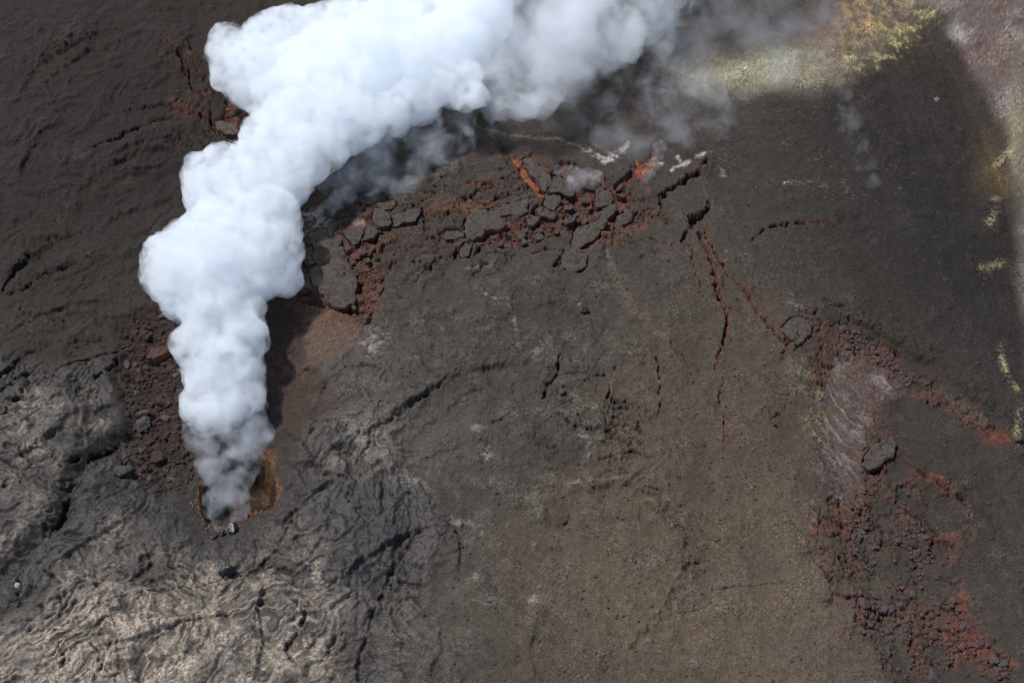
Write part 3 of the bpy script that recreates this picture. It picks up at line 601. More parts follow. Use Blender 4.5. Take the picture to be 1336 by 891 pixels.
# ------------------------------------------------------------------ materials
def mat(name):
    m = bpy.data.materials.new(name); m.use_nodes = True; n = m.node_tree; n.nodes.clear(); return m, n
def rock_material(name, vcol=True, base=(.06, .055, .05), rough=.85, scale=1.0, bump=.6, var=.5, spec=.3):
    m, n = mat(name); L = n.links.new; nw = n.nodes.new
    o = nw('ShaderNodeOutputMaterial'); p = nw('ShaderNodeBsdfPrincipled'); L(p.outputs[0], o.inputs[0])
    tc = nw('ShaderNodeNewGeometry') if vcol else nw('ShaderNodeTexCoord')
    pos = tc.outputs['Position'] if vcol else tc.outputs['Object']
    def noise(s, det, ro=.6):
        t = nw('ShaderNodeTexNoise'); t.inputs['Scale'].default_value = s * scale; t.inputs['Detail'].default_value = det; t.inputs['Roughness'].default_value = ro
        L(pos, t.inputs['Vector']); return t.outputs[0]
    n1 = noise(3.2, 5, .75); n2 = noise(.9, 4)
    mr = nw('ShaderNodeMapRange'); mr.inputs['From Min'].default_value = .3; mr.inputs['From Max'].default_value = .7
    mr.inputs['To Min'].default_value = 1 - var; mr.inputs['To Max'].default_value = 1 + var; L(n1, mr.inputs[0])
    mr2 = nw('ShaderNodeMapRange'); mr2.inputs['From Min'].default_value = .3; mr2.inputs['From Max'].default_value = .7
    mr2.inputs['To Min'].default_value = .82; mr2.inputs['To Max'].default_value = 1.18; L(n2, mr2.inputs[0])
    mu = nw('ShaderNodeMath'); mu.operation = 'MULTIPLY'; L(mr.outputs[0], mu.inputs[0]); L(mr2.outputs[0], mu.inputs[1])
    sc_ = nw('ShaderNodeVectorMath'); sc_.operation = 'SCALE'; L(mu.outputs[0], sc_.inputs['Scale'])
    if vcol:
        at = nw('ShaderNodeAttribute'); at.attribute_name = 'Col'; L(at.outputs['Color'], sc_.inputs[0])
    else:
        sc_.inputs[0].default_value = base
    L(sc_.outputs[0], p.inputs['Base Color'])
    if name == 'lava_ground':
        ar = nw('ShaderNodeAttribute'); ar.attribute_name = 'Rough'; L(ar.outputs['Fac'], p.inputs['Roughness'])
    else: p.inputs['Roughness'].default_value = rough
    p.inputs['Specular IOR Level'].default_value = spec
    b = nw('ShaderNodeBump'); b.inputs['Strength'].default_value = bump; b.inputs['Distance'].default_value = .12
    L(n1, b.inputs['Height']); L(b.outputs[0], p.inputs['Normal'])
    return m
M_GROUND = rock_material('lava_ground')
M_SLAB = rock_material('plate_crust', scale=1.3, bump=1.0, var=.75)
M_BLACK = rock_material('black_glassy_lava', False, (.016, .016, .017), .38, .6, .5, .4, .5)
M_TAN = rock_material('tan_rock', False, (.12, .09, .06), .9, 1, .6, .35)
M_GREY = rock_material('grey_rock', False, (.058, .052, .047), .85, 1, .6, .4)
M_ASH = rock_material('ash_stone', False, (.052, .045, .038), .95, 1, .6, .5)
M_BROWN = rock_material('brown_rock', False, (.042, .029, .024), .9, 1, .6, .4)
M_RED = rock_material('rust_rock', False, (.085, .046, .035), .9, 1, .6, .4)
M_MAUVE = rock_material('mauve_rock', False, (.075, .05, .045), .9, 1, .6, .4)
M_WHITE = rock_material('pale_rock', False, (.26, .25, .24), .85, 1, .6, .2)

# ------------------------------------------------------------------ mesh builders
def mesh_np(name, verts, quads=None, tris=None):
    me = bpy.data.meshes.new(name)
    faces = quads if quads is not None else tris; k = faces.shape[1]
    me.vertices.add(len(verts)); me.vertices.foreach_set('co', np.ascontiguousarray(verts, f32).ravel())
    me.loops.add(faces.size); me.loops.foreach_set('vertex_index', faces.astype(np.int32).ravel())
    me.polygons.add(len(faces)); me.polygons.foreach_set('loop_start', np.arange(0, faces.size, k, dtype=np.int32))
    me.update(calc_edges=True)
    return me
def vcol(me, cols):
    at = me.attributes.new('Col', 'FLOAT_COLOR', 'POINT')
    at.data.foreach_set('color', np.concatenate([cols, np.ones((len(cols), 1))], 1).astype(f32).ravel())
def link(name, me, m=None, parent=None, **props):
    o = bpy.data.objects.new(name, me); COL.objects.link(o)
    if m is not None and not me.materials: me.materials.append(m)
    if parent: o.parent = parent
    for k, v in props.items(): o[k] = v
    return o

I = np.arange(NX * NY).reshape(NY, NX)
quads = np.stack([I[:-1, :-1], I[:-1, 1:], I[1:, 1:], I[1:, :-1]], -1).reshape(-1, 4)
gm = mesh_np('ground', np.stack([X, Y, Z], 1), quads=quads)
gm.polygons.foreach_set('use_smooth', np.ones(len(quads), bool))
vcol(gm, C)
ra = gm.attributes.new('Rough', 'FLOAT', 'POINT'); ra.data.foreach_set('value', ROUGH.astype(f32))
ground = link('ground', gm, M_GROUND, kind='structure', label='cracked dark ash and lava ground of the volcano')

ZG = Z.reshape(NY, NX); CG = C.reshape(NY, NX, 3)
def height(x, y):
    i = int(np.clip(np.searchsorted(xs, x) - 1, 0, NX - 2)); j = int(np.clip(np.searchsorted(ys, y) - 1, 0, NY - 2))
    a = (x - xs[i]) / (xs[i + 1] - xs[i]); b = (y - ys[j]) / (ys[j + 1] - ys[j])
    return float((ZG[j, i] * (1 - a) + ZG[j, i + 1] * a) * (1 - b) + (ZG[j + 1, i] * (1 - a) + ZG[j + 1, i + 1] * a) * b)
def on_ground(px, py):
    z = on_base(px, py)[2]
    for _ in range(5):
        x, y = ray_to_z(px, py, z); z = .5 * z + .5 * height(x, y)
    return x, y, height(x, y)

# ------------------------------------------------------------------ crust plates (pieces of the ground)
def make_slab(k, pts, lift, tx, ty):
    tx += .06 * math.sin(k * 2.3); ty += .07 * math.cos(k * 1.7)
    w_ = np.stack(on_base_v([p[0] for p in pts], [p[1] for p in pts]), 1); P = w_[:, :2]; z0 = float(w_[:, 2].mean()); c = P.mean(0)
    per = []; n = len(P)
    for a in range(n):
        p, q = P[a], P[(a + 1) % n]; m = max(2, int(np.linalg.norm(q - p) / .45))
        for t in np.arange(m) / m: per.append(p + (q - p) * t)
    per = np.array(per); m = len(per)
    c0 = per.mean(0); per = c0 + (per - c0) * 1.07
    nx, ny = pn(per[:, 0] * .55, per[:, 1] * .55, 7 + k), pn(per[:, 0] * .55, per[:, 1] * .55, 9 + k)
    am = min(1, np.linalg.norm(P - P.mean(0), axis=1).min() / 2.6); per = per + np.stack([nx, ny], 1) * .7 * am + am * np.stack([pn(per[:, 0] * 1.9, per[:, 1] * 1.9, 17 + k), pn(per[:, 0] * 1.9, per[:, 1] * 1.9, 19 + k)], 1) * .45
    size = np.linalg.norm(per - c, axis=1).mean()
    rings = []
    tcol = CG[min(NY - 1, np.searchsorted(ys, c[1]))][min(NX - 1, np.searchsorted(xs, c[0]))] * 0 + rgb(70, 62, 55)
    if pts[0][0] < 230: tcol = rgb(70, 50, 43)
    if 275 < pts[0][0] < 300: tcol = rgb(74, 66, 58)
    V_, Cc = [], []
    def add(ring, z, col):
        V_.append(np.column_stack([ring, z])); Cc.append(np.tile(col, (m, 1)) if col.ndim == 1 else col)
    for f in (.0, .12, .24, .35, .45, .55, .64, .72, .8, .87, .93, .98):
        r = c + (per - c) * f
        z = z0 + lift + (r[:, 0] - c[0]) * tx + (r[:, 1] - c[1]) * ty + .3 * fbm(r[:, 0], r[:, 1], .5, 4, 200 + k) + .13 * fbm(r[:, 0], r[:, 1], 2.2, 2, 205, .7) - .5 * (np.abs(pn(r[:, 0] * .5, r[:, 1] * .5, 90 + k)) < .035) * (f > .2)
        z = z - .07 * max(0, f - .8) / .2
        add(r, z, (tcol * (1 + .4 * fbm(r[:, 0], r[:, 1], 1.1, 3, 40, .7)[:, None] + .35 * (rng.random(len(r))[:, None] - .5))) * (1 - .3 * (f > .95)) + rgb(84, 66, 56) * .3 * (f > .95))
    ztop = V_[-1][:, 2]
    side = [rgb(104, 66, 52), rgb(92, 72, 60), rgb(84, 60, 50)][k % 3]
    for q, (f, dz) in enumerate(((1.0, -.18), (1.005, -.55), (.99, -1.1), (1.0, -1.9), (.98, -3.2))):
        jx = pn(per[:, 0] * 2 + q * 3, per[:, 1] * 2, 60 + q) * .28
        r = c + (per - c) * (f + jx[:, None] / max(size, .6) * .5)
        add(r, ztop + dz + .12 * pn(per[:, 0] * 2.3, per[:, 1] * 2.3 + q, 70), side * (1 + .5 * pn(per[:, 0] * 1.5, per[:, 1] * 1.5 + q, 80)[:, None]) if q else tcol * .5 + side * .5)
    vv = np.concatenate(V_); cc = np.concatenate(Cc); nr = len(V_)
    J = np.arange(nr * m).reshape(nr, m); J2 = np.roll(J, -1, 1)
    q = np.stack([J[:-1], J[1:], J2[1:], J2[:-1]], -1).reshape(-1, 4)
    me = mesh_np('crust_slab', vv, quads=q); vcol(me, np.clip(cc, .01, 1)); me.materials.append(M_SLAB)
    bm = bmesh.new(); bm.from_mesh(me); bmesh.ops.remove_doubles(bm, verts=bm.verts[:m], dist=.001)
    bmesh.ops.recalc_face_normals(bm, faces=bm.faces); bm.to_mesh(me); bm.free()
    me.transform(__import__('mathutils').Matrix.Translation((-c[0], -c[1], -z0)))
    o = link('crust_slab', me, None, ground); o.location = (c[0], c[1], z0)
for k, (pts, lift, tx, ty) in enumerate(SLABS): make_slab(k, pts, lift, tx, ty)
rdp = random.Random(44); placed = [(sum(p[0] for p in s[0]) / len(s[0]), sum(p[1] for p in s[0]) / len(s[0]), max(p[0] for p in s[0]) - min(p[0] for p in s[0])) for s in SLABS]; kf = 0
for poly, count in ((ZONES[0][0], 13), (ZONES[1][0], 11), (ZONES[7][0], 9), (ZONES[8][0], 5), ([(1110,650),(1150,620),(1185,640),(1225,740),(1275,825),(1300,889),(1180,889),(1140,850),(1105,760)], 22)):
    x0 = min(p[0] for p in poly); x1 = max(p[0] for p in poly); y0 = min(p[1] for p in poly); y1 = max(p[1] for p in poly); n_ = 0
    for _ in range(900):
        cx, cy_ = rdp.uniform(x0, x1), rdp.uniform(y0, y1); r = rdp.uniform(3.4, 7.5); el = rdp.uniform(.5, .95); an = rdp.uniform(0, 3.14); m_ = rdp.choice((4, 5, 6))
        ins = sum(((b[1] > cy_) != (a[1] > cy_)) and cx < (b[0] - a[0]) * (cy_ - a[1]) / (b[1] - a[1]) + a[0] for a, b in zip(poly, poly[1:] + poly[:1])) % 2
        if not ins or any(math.hypot(cx - q[0], (cy_ - q[1]) * 1.3) < r * .8 + q[2] * .5 for q in placed): continue
        P_ = []
        for j in range(m_):
            t_ = (j + rdp.uniform(-.25, .25)) / m_ * 2 * math.pi; u_, v_ = math.cos(t_) * r, math.sin(t_) * r * el
            P_.append((cx + u_ * math.cos(an) - v_ * math.sin(an), cy_ + (u_ * math.sin(an) + v_ * math.cos(an)) * .8))
        make_slab(100 + kf, P_, rdp.uniform(-.7, .1), rdp.uniform(-.25, .25), rdp.uniform(-.25, .25)); placed.append((cx, cy_, 2 * r)); kf += 1; n_ += 1
        if n_ >= count: break

# ------------------------------------------------------------------ rocks
def rock_mesh(seed, sub=2, flat=.7, cuts=9):
    rd = random.Random(seed); bm = bmesh.new(); bmesh.ops.create_icosphere(bm, subdivisions=sub, radius=1)
    pl = []
    for _ in range(cuts):
        d = Vector((rd.gauss(0, 1), rd.gauss(0, 1), rd.gauss(0, 1))).normalized(); pl.append((d, rd.uniform(.5, .82)))
    s = (rd.uniform(.8, 1.25), rd.uniform(.7, 1.1), flat * rd.uniform(.8, 1.15))
    for v in bm.verts:
        v.co *= 1 + .13 * math.sin(v.co.x * 5.1 + seed) * math.sin(v.co.y * 4.7 + 2 * seed) + .07 * math.sin(v.co.z * 9 + seed) * math.sin(v.co.x * 11)
        for d, h in pl:
            t = v.co.dot(d)
            if t > h: v.co -= d * (t - h) * .92
        v.co *= 1 + rd.uniform(-.05, .05)
        v.co = Vector((v.co.x * s[0], v.co.y * s[1], v.co.z * s[2]))
    me = bpy.data.meshes.new('rock'); bm.to_mesh(me); bm.free(); return me
def put_rock(name, seed, px, py, rpx, m, flat=.8, sub=3, rot=0, sink=.3, cuts=9, scale=(1, 1, 1), **props):
    x, y, z = on_ground(px, py); me = rock_mesh(seed, sub, flat, cuts); r = rpx * .19
    o = link(name, me, m, None, **props); o.location = (x, y, z + r * flat * (1 - sink) * .8); o.rotation_euler = (0, 0, rot); o.scale = (r * scale[0], r * scale[1], r * scale[2])
    return o
put_rock('boulder', 3, 298, 747, 10.5, M_BLACK, .75, 4, .4, .3, 16, (1.0, .95, 1), label='large glossy black boulder on pale ropy lava below the vent', category='boulder')
put_rock('boulder', 5, 305, 692, 6.5, M_BLACK, .95, 3, .1, .3, 7, label='angular black block standing at the orange lip of the vent', category='boulder')
put_rock('boulder', 9, 290, 697, 5, M_BLACK, .8, 2, .9, .3, 7, label='small black block left of the angular one below the vent lip', category='boulder')
put_rock('boulder', 8, 279, 700, 4, M_BLACK, .7, 2, .9, .3, 7, label='smallest black block of the row under the vent lip', category='boulder')
put_rock('boulder', 12, 759, 406, 8.5, M_TAN, .8, 3, .5, .3, 8, label='lone tan boulder on the smooth grey ash plain', category='boulder')
put_rock('boulder', 21, 24, 765, 4.2, M_WHITE, .8, 3, 0, 0, 12, label='small chalk white block in the dark hollow at the left edge', category='boulder')
put_rock('boulder', 33, 188, 541, 6, M_GREY, .6, 3, .3, .3, 7, (1.2, .8, 1), label='flat grey block on the brown scree beside the plume', category='boulder')
put_rock('boulder', 34, 188, 556, 10, M_GREY, .6, 3, 1.3, .4, 8, label='broad dark grey block just below the flat one on the scree', category='boulder')
put_rock('boulder', 35, 161, 616, 9, M_GREY, .6, 3, .3, .4, 8, label='rounded grey block at the foot of the brown scree', category='boulder')
put_rock('boulder', 36, 205, 600, 9, M_BROWN, .6, 3, .9, .4, 8, label='squat brown block low on the scree', category='boulder')
put_rock('boulder', 37, 212, 527, 7, M_BROWN, .8, 3, .9, .4, 8, label='brown rounded block touching the left edge of the steam', category='boulder')
put_rock('boulder', 38, 210, 74 + 0, 2.5, M_GREY, .8, 2, .9, .3, 8, label='small grey stone above the long dark cleft at upper left', category='boulder')
put_rock('boulder', 39, 479, 421, 7, M_RED, 1.0, 3, .9, .3, 7, label='upright rusty block at the lower tip of the red rubble', category='boulder')
put_rock('boulder', 40, 473, 332, 5, M_RED, .9, 3, .9, .3, 7, label='bright orange red block between the grey plates', category='boulder')
put_rock('boulder', 41, 1328, 575, 5, M_GREY, .8, 2, .9, .3, 7, label='grey block at the right edge below the yellow stains', category='boulder')

protos = [rock_mesh(100 + k, 2, .6, 8) for k in range(10)]
small = [rock_mesh(200 + k, 1, .7, 6) for k in range(8)]
def in_poly(pts, x, y):
    c = False; n = len(pts)
    for k in range(n):
        (ax, ay), (bx, by) = pts[k], pts[(k + 1) % n]
        if (ay > y) != (by > y) and x < (bx - ax) * (y - ay) / (by - ay) + ax: c = not c
    return c
RB = np.clip(rubb, 0, 1).reshape(NY, NX)
def sample(poly, n, rd, mind=0, broken=True):
    """up to n spots on broken ground inside a plan polygon: (plan x, plan y, world x, world y)"""
    x0 = min(p[0] for p in poly); x1 = max(p[0] for p in poly); y0 = min(p[1] for p in poly); y1 = max(p[1] for p in poly); c = []
    while len(c) < n * 5:
        p = (rd.uniform(x0, x1), rd.uniform(y0, y1))
        if in_poly(poly, *p): c.append(p)
    gx, gy, _ = on_base_v([p[0] for p in c], [p[1] for p in c])
    ii = np.clip(np.searchsorted(xs, gx), 0, NX - 1); jj = np.clip(np.searchsorted(ys, gy), 0, NY - 1); ok = (RB[jj, ii] > .42) if broken else (RB[jj, ii] < .1); res = []
    for k, p in enumerate(c):
        if ok[k] and all((p[0] - q[0]) ** 2 + (p[1] - q[1]) ** 2 > mind * mind for q in (res if mind else ())): res.append((p[0], p[1], float(gx[k]), float(gy[k])))
        if len(res) >= n: break
    return res
TONE = {'tan_rock': 'tan', 'grey_rock': 'grey', 'brown_rock': 'dark brown', 'rust_rock': 'rust red', 'mauve_rock': 'mauve'}
def field(poly, n, r0, r1, mats, place, group, seed, mind):   # blocks one can pick out
    rd = random.Random(seed); base = {}
    X0 = min(p[0] for p in poly); X1 = max(p[0] for p in poly); Y0 = min(p[1] for p in poly); Y1 = max(p[1] for p in poly)
    for px, py, x, y in sample(poly, n, rd, mind):
        m = rd.choice(mats); k = rd.randrange(len(protos)); key = (k, m.name)
        if key not in base:
            me = protos[k].copy(); me.materials.clear(); me.materials.append(m); base[key] = bpy.data.objects.new('loose_block', me)
        o = base[key].copy(); COL.objects.link(o)
        z = height(x, y); q = rd.random() ** 2; r = (r0 + (r1 - r0) * q) * .19
        o.location = (x, y, z + r * .12); o.rotation_euler = (rd.uniform(-.3, .3), rd.uniform(-.3, .3), rd.uniform(0, 6.28)); o.scale = (r, r * rd.uniform(.7, 1), r * rd.uniform(.7, 1.1))
        col = ('far left', 'left', 'middle', 'right', 'far right')[min(4, int(5 * (px - X0) / (X1 - X0)))]; row = ('very top', 'top', 'upper', 'middle', 'lower', 'bottom', 'very bottom')[min(6, int(7 * (py - Y0) / (Y1 - Y0)))]
        o['label'] = '%s %s block at the %s %s of %s' % (('small', 'medium', 'large')[min(2, int(q * 3.6))], TONE[m.name], row, col if col != row else 'centre', place); o['category'] = 'rock'; o['group'] = group
def rubble(name, label, poly, n, r0, r1, m, seed, broken=True):
    rd = random.Random(seed); vs, fs = [], []; off = 0
    S = []
    for me in small:
        v = np.empty(len(me.vertices) * 3, f32); me.vertices.foreach_get('co', v); S.append((v.reshape(-1, 3), np.array([p.vertices[:] for p in me.polygons])))
    for px, py, x, y in sample(poly, n, rd, 0, broken):
        z = height(x, y); r = (r0 + (r1 - r0) * rd.random() ** 3) * .19
        v, f = S[rd.randrange(len(S))]; a = rd.uniform(0, 6.28); c, s = math.cos(a) * r, math.sin(a) * r
        vs.append(np.column_stack([v[:, 0] * c - v[:, 1] * s + x, v[:, 0] * s + v[:, 1] * c + y, v[:, 2] * r * rd.uniform(.7, 1.2) + z + r * .12])); fs.append(f + off); off += len(v)
    me = mesh_np(name, np.concatenate(vs), tris=np.concatenate(fs)); o = link(name, me, m, None, kind='stuff', label=label, category='rubble')
P_SCREE = [(162,430),(185,408),(212,402),(235,440),(240,500),(250,560),(250,620),(225,640),(200,640),(172,620),(152,598),(168,560),(155,500)]
P_SCARP = [(1110,650),(1150,620),(1185,640),(1205,690),(1225,740),(1250,785),(1275,825),(1330,889),(1170,889),(1140,860),(1112,800),(1100,740)]
P_UP = [(1090,425),(1120,432),(1165,462),(1222,500),(1200,512),(1180,505),(1165,490),(1130,462),(1097,452)]
P_CEN = ZONES[0][0]; P_CEN2 = ZONES[1][0]; P_LEFT = ZONES[7][0]; P_TL = ZONES[8][0]
field(P_SCARP, 55, 2.6, 6.5, [M_MAUVE, M_RED, M_BROWN, M_GREY], 'the lower right chute', 'loose blocks in the lower right rubble chute', 1, 9)
field(P_UP, 16, 3, 5, [M_MAUVE, M_RED], 'the mauve slide', 'loose blocks above the mauve slide face', 2, 9)
field(P_SCREE, 60, 3, 6.5, [M_BROWN, M_BROWN, M_GREY], 'the brown scree', 'loose blocks on the brown scree', 3, 8)
field(P_CEN, 16, 3, 6, [M_RED, M_BROWN], 'the central red fracture', 'loose blocks in the central fracture', 4, 8)
field(P_CEN2, 14, 3, 6, [M_RED, M_BROWN, M_MAUVE], 'the left fracture arm', 'loose blocks in the western arm of the fracture', 5, 8)
field(P_LEFT, 26, 3, 5.5, [M_RED, M_RED, M_BROWN], 'rubble beside the round plate', 'loose blocks beside the round crust plate', 6, 7)
field(P_TL, 16, 3, 6, [M_RED, M_BROWN], 'the upper left red patch', 'loose blocks in the upper left red patch', 7, 7)
rubble('rubble', 'small rust and mauve rubble in the chute at lower right', P_SCARP, 800, .7, 3.2, M_MAUVE, 11)
rubble('rubble', 'small brown rubble on the scree left of the plume', P_SCREE, 900, 1.0, 3.2, M_BROWN, 12)
rubble('rubble', 'small red rubble on the floor of the central fracture', P_CEN, 500, .9, 2.8, M_RED, 13)
rubble('rubble', 'small red rubble in the western arm of the fracture', P_CEN2, 400, .9, 2.8, M_RED, 14)
rubble('rubble', 'small red rubble around the isolated round plate', P_LEFT, 400, .9, 2.8, M_RED, 15)
rubble('rubble', 'small orange rubble in the upper left red patch', P_TL, 250, .9, 2.8, M_RED, 16)
rubble('rubble', 'fine reddish rubble above the mauve slide face', P_UP, 400, .9, 2.6, M_MAUVE, 17)

rubble('spatter', 'small tan and brown lumps crumbling round the lip of the vent', [(250,600),(268,575),(300,566),(345,580),(366,610),(370,650),(350,675),(300,695),(262,696),(248,660)], 260, .5, 2.2, M_TAN, 20, False)
rubble('pebbles', 'scattered small dark stones lying over the ash plain', [(380,420),(1336,160),(1400,891),(520,900)], 2600, .5, 2.1, M_ASH, 21, False)
rubble('pebbles', 'scattered small stones on the dark slope at upper left', [(-20,-10),(330,-10),(200,400),(-20,440)], 700, .5, 1.9, M_ASH, 22, False)

# ------------------------------------------------------------------ steam
def at(px, py, h):
    """a point h metres above the ground that lies behind plan pixel (px, py)"""
    x, y, z = on_base(px, py)
    for _ in range(6):
        zz = h + (float(z_base(np.array([x]), np.array([y]))[0])); x, y = ray_to_z(px, py, zz)
    return np.array([x, y, zz])
def px_m(p):                       # metres per photo pixel at a point
    return float(np.dot(p - CAM, fwd)) / F
def steam_mat(name, dens, col=(.985, .992, 1.0), aniso=.2):
    m, n = mat(name); o = n.nodes.new('ShaderNodeOutputMaterial'); v = n.nodes.new('ShaderNodeVolumePrincipled')
    v.inputs['Color'].default_value = (*col, 1); v.inputs['Density'].default_value = dens; v.inputs['Anisotropy'].default_value = aniso
    n.links.new(v.outputs[0], o.inputs['Volume']); return m, v
# puffs: photo x, y, radius px, height of the centre above the ground (m)
MAIN = [(272,530,34,5),(300,515,40,6),(330,520,18,7),(288,485,48,8),(322,480,24,8),(262,448,36,10),(305,440,42,10),(322,500,18,8),
        (285,400,50,13),(326,405,18,12),(245,385,34,14),(270,350,72,16),(325,340,58,16),(232,345,44,15),(216,335,26,15),(355,320,38,16),(372,302,22,16),
        (300,300,54,18),(345,285,46,18),(280,252,42,19),(262,225,26,20),(288,220,32,20),(330,235,48,20),(372,232,36,20),(310,268,40,19),
        (355,190,44,22),(395,200,42,22),(425,188,32,22),(440,155,50,23),(395,145,56,23),(365,125,40,23),(420,105,66,24),(475,105,66,25),
        (335,100,44,23),(312,92,34,23),(300,80,26,23),(295,50,17,23),(288,66,18,23),(355,58,42,23),(385,45,38,24),(405,36,28,24),(345,45,22,24),(450,60,56,25),
        (505,60,62,26),(520,105,60,26),(560,80,58,26),(545,125,34,26),(475,160,30,25),(510,148,26,25),(585,110,30,26),(603,104,26,26),(622,126,15,26),(603,132,14,26),(590,60,50,27),(540,25,50,27),(490,25,44,26),
        (440,28,30,25),(610,20,58,28),(560,-10,56,28),(620,-40,60,29)]
JET = [(296,662,24,1),(300,640,28,1.5),(298,618,30,2.5),(290,595,32,3.5),(315,600,24,3),(278,570,30,4.5),(305,572,34,4.5),(334,566,22,5),(325,545,24,5.5),(270,548,26,5),(300,548,34,5.5)]
TAIL = [(640,25,70,24),(690,10,80,24),(650,75,48,22),(700,70,55,22),(745,30,70,23),(760,-20,70,24),(740,85,36,21),(800,0,62,23),(800,45,38,22),(845,-5,45,22),(850,-45,60,22),(690,115,30,20),(640,120,24,21),(880,-30,40,22),(610,-40,60,26),(700,-60,80,26)]
def blob_hull(name, puffs, seed, extra, voxel, m, amp=.55, lift=.62, **props):
    rd = random.Random(seed); P = []
    for px, py, r, h in puffs:
        c = at(px, py, min(h, 19) * lift); P.append((c, r * px_m(c) * .97))
    allp = list(P)
    for c, r in P:                                  # smaller billows sit on the faces of the large ones
        for _ in range(extra):
            d = np.array([rd.gauss(0, 1), rd.gauss(0, 1), rd.gauss(0, 1)]); d /= np.linalg.norm(d)
            q = r * rd.uniform(.22, .5); allp.append((c + d * (r - q * rd.uniform(.45, .85)), q))
    bm = bmesh.new(); bmesh.ops.create_icosphere(bm, subdivisions=3, radius=1); sv = np.array([v.co[:] for v in bm.verts]); sf = np.array([[v.index for v in f.verts] for f in bm.faces]); bm.free()
    me = mesh_np(name + '_raw', np.concatenate([sv * r + c for c, r in allp]), tris=np.concatenate([sf + i * len(sv) for i in range(len(allp))]))
    o = link(name, me); md = o.modifiers.new('r', 'REMESH'); md.mode = 'VOXEL'; md.voxel_size = voxel
    sm = o.modifiers.new('s', 'SMOOTH'); sm.iterations = 2; sm.factor = .5
    dg = bpy.context.evaluated_depsgraph_get(); dg.update(); m2 = bpy.data.meshes.new_from_object(o.evaluated_get(dg)); o.modifiers.clear(); o.data = m2; bpy.data.meshes.remove(me)
    n = len(m2.vertices); co = np.empty(n * 3, f32); m2.vertices.foreach_get('co', co); co = co.reshape(-1, 3)
    no = np.empty(n * 3, f32); m2.vertex_normals.foreach_get('vector', no); no = no.reshape(-1, 3)
    def bil(f, s):                                   # rounded billows with sharp creases
        return np.abs(pn(co[:, 0] * f + co[:, 2] * f * .7, co[:, 1] * f - co[:, 2] * f * .6, s)) + np.abs(pn(co[:, 2] * f + co[:, 0] * f * .3, (co[:, 1] - co[:, 0]) * f * .8, s + 3))
    d = amp * (1.6 * (bil(.16, 300) - .35) + 1.0 * (bil(.38, 305) - .35) + .75 * (bil(.9, 310) - .35) + .34 * (bil(1.9, 320) - .35))
    co = co + no * d[:, None]; m2.vertices.foreach_set('co', co.ravel()); m2.update()
    md = o.modifiers.new('r', 'REMESH'); md.mode = 'VOXEL'; md.voxel_size = voxel * .9            # closes any self-crossing left by the billows
    dg = bpy.context.evaluated_depsgraph_get(); dg.update(); m3 = bpy.data.meshes.new_from_object(o.evaluated_get(dg)); o.modifiers.clear(); o.data = m3; m2 = m3
    m2.materials.clear(); m2.materials.append(m)
    for k, v in props.items(): o[k] = v
    return o
    return o
def torn_steam(name, lo_d, hi_d, scale=.3, a0=.38, a1=.64, col=(.975, .989, 1)):
    """steam whose density varies from place to place, so that thin margins let the ground show"""
    m, v = steam_mat(name, hi_d, col, 0.0); n = m.node_tree
    g = n.nodes.new('ShaderNodeNewGeometry'); t = n.nodes.new('ShaderNodeTexNoise'); t.inputs['Scale'].default_value = scale; t.inputs['Detail'].default_value = 5; t.inputs['Roughness'].default_value = .6; t.inputs['Distortion'].default_value = .5
    r = n.nodes.new('ShaderNodeMapRange'); r.inputs[1].default_value = a0; r.inputs[2].default_value = a1; r.inputs[3].default_value = lo_d; r.inputs[4].default_value = hi_d; r.interpolation_type = 'SMOOTHSTEP'
    n.links.new(g.outputs['Position'], t.inputs['Vector']); n.links.new(t.outputs[0], r.inputs[0]); n.links.new(r.outputs[0], v.inputs['Density']); return m
m_st = torn_steam('dense_steam', .05, .5, .3, .38, .6)
plume = blob_hull('steam_plume', MAIN, 5, 4, .5, m_st, .8, .62, label='dense white steam plume billowing up from the vent', category='steam plume')

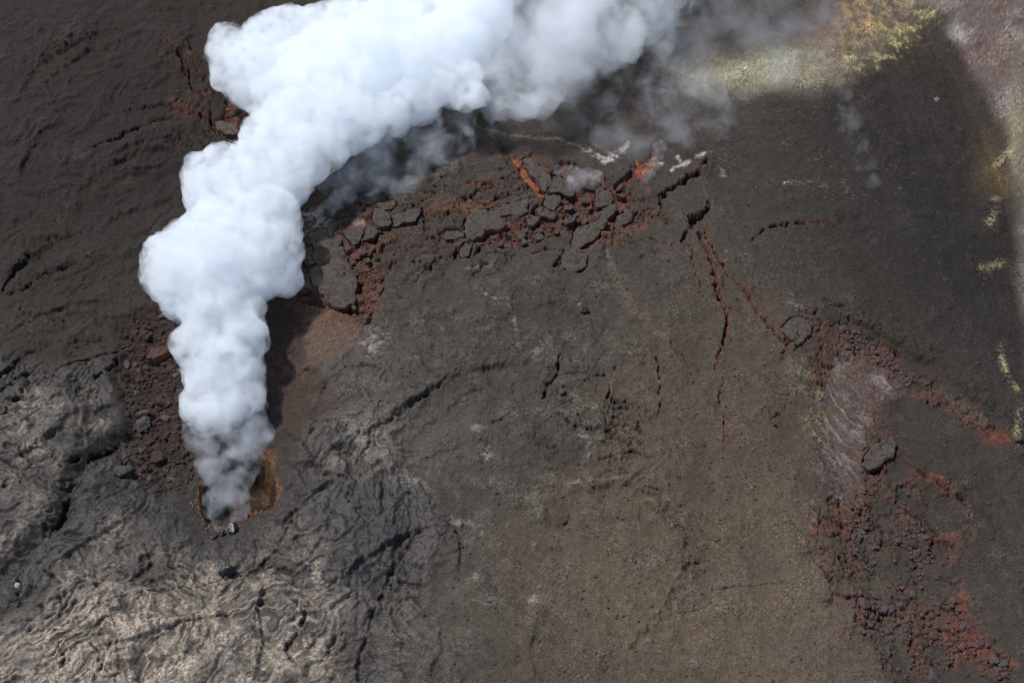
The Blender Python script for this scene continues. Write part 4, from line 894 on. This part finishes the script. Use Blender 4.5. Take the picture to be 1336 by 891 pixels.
jet = blob_hull('steam_jet', JET, 6, 4, .4, torn_steam('thin_steam', .0, .12, .3, .4, .62), 1.0, .9)
tail = blob_hull('steam_tail', TAIL, 8, 3, .8, torn_steam('drifting_steam', .0, .16, .09, .36, .68), 2.4, .62)
for part, lab in ((jet, 'thin bluish steam where the plume leaves the vent'), (tail, 'greyish drifting end of the plume')):
    part.parent = plume; part['label'] = lab
def veil(name, label, puffs, seed, dens, ns, a0=.44, a1=.72, amp=1.5, vox=.5, cat='fume'):
    blob_hull(name, puffs, seed, 3, vox, torn_steam(name + '_air', 0.0, dens, ns, a0, a1, (.96, .98, 1)), amp, .8, label=label, category=cat)
veil('fume_veil', 'bluish fume veil beside the dense plume over the ash slope', [(440,205,36,6),(475,195,40,7),(515,185,40,7),(555,170,36,7),(595,150,26,8),(470,232,26,4),(510,222,30,4),(548,205,30,5),(440,245,20,3),(585,190,24,5),(530,245,18,3)], 21, .11, .2)
veil('fume_veil', 'ragged thinning steam below the drifting end of the plume', [(680,130,34,9),(720,115,48,9),(770,100,50,9),(820,70,48,9),(860,40,45,9),(740,150,26,7),(900,10,50,9)], 22, .045, .12, .45, .75, 2.6, .7, 'steam')
veil('fume_veil', 'faint grey blue fume above the white salt patch', [(840,195,20,3),(833,168,26,4),(800,172,22,4),(856,150,32,5),(884,172,24,4),(870,120,36,5),(912,112,36,6),(930,150,26,5)], 23, .06, .14)
veil('fume_veil', 'faint fume lying over the pale yellow sulphur band', [(890,110,30,6),(950,100,32,6),(1005,80,36,6),(1050,50,40,7),(950,60,40,8),(1010,25,44,8),(890,60,40,8),(1070,10,36,8),(960,10,44,9)], 24, .032, .09, .42, .75, 2.6, .7)
veil('fume_streak', 'slender fume streak running down the dark slope', [(1098,120,11,2),(1103,140,13,2.4),(1110,162,14,2.6),(1119,187,13,2.4),(1130,212,12,2),(1141,236,10,1.6)], 25, .05, .3, .44, .7, .9, .35)
veil('fume_puff', 'small bluish fume puff over the central red fracture', [(738,228,7,1.2),(750,226,10,1.8),(764,231,10,1.8),(775,236,8,1.3),(746,240,7,1),(729,221,5,1)], 26, .16, .5, .38, .66, .7, .22)
veil('fume_puff', 'narrow fume wisp over the right end of the red fracture', [(842,236,5,1),(846,226,7,1.5),(851,214,7,1.8),(857,204,6,2),(862,192,6,2.4)], 27, .13, .5, .36, .66, .7, .22)
veil('fume_puff', 'small bluish fume by the white crusted patch near the plume', [(418,282,9,1.2),(428,272,12,2),(441,262,12,2.2),(456,254,10,2),(470,292,8,1)], 28, .12, .4, .36, .62, .4, .3)
print('tris', sum(len(o.data.polygons) for o in COL.objects if o.type == 'MESH'))
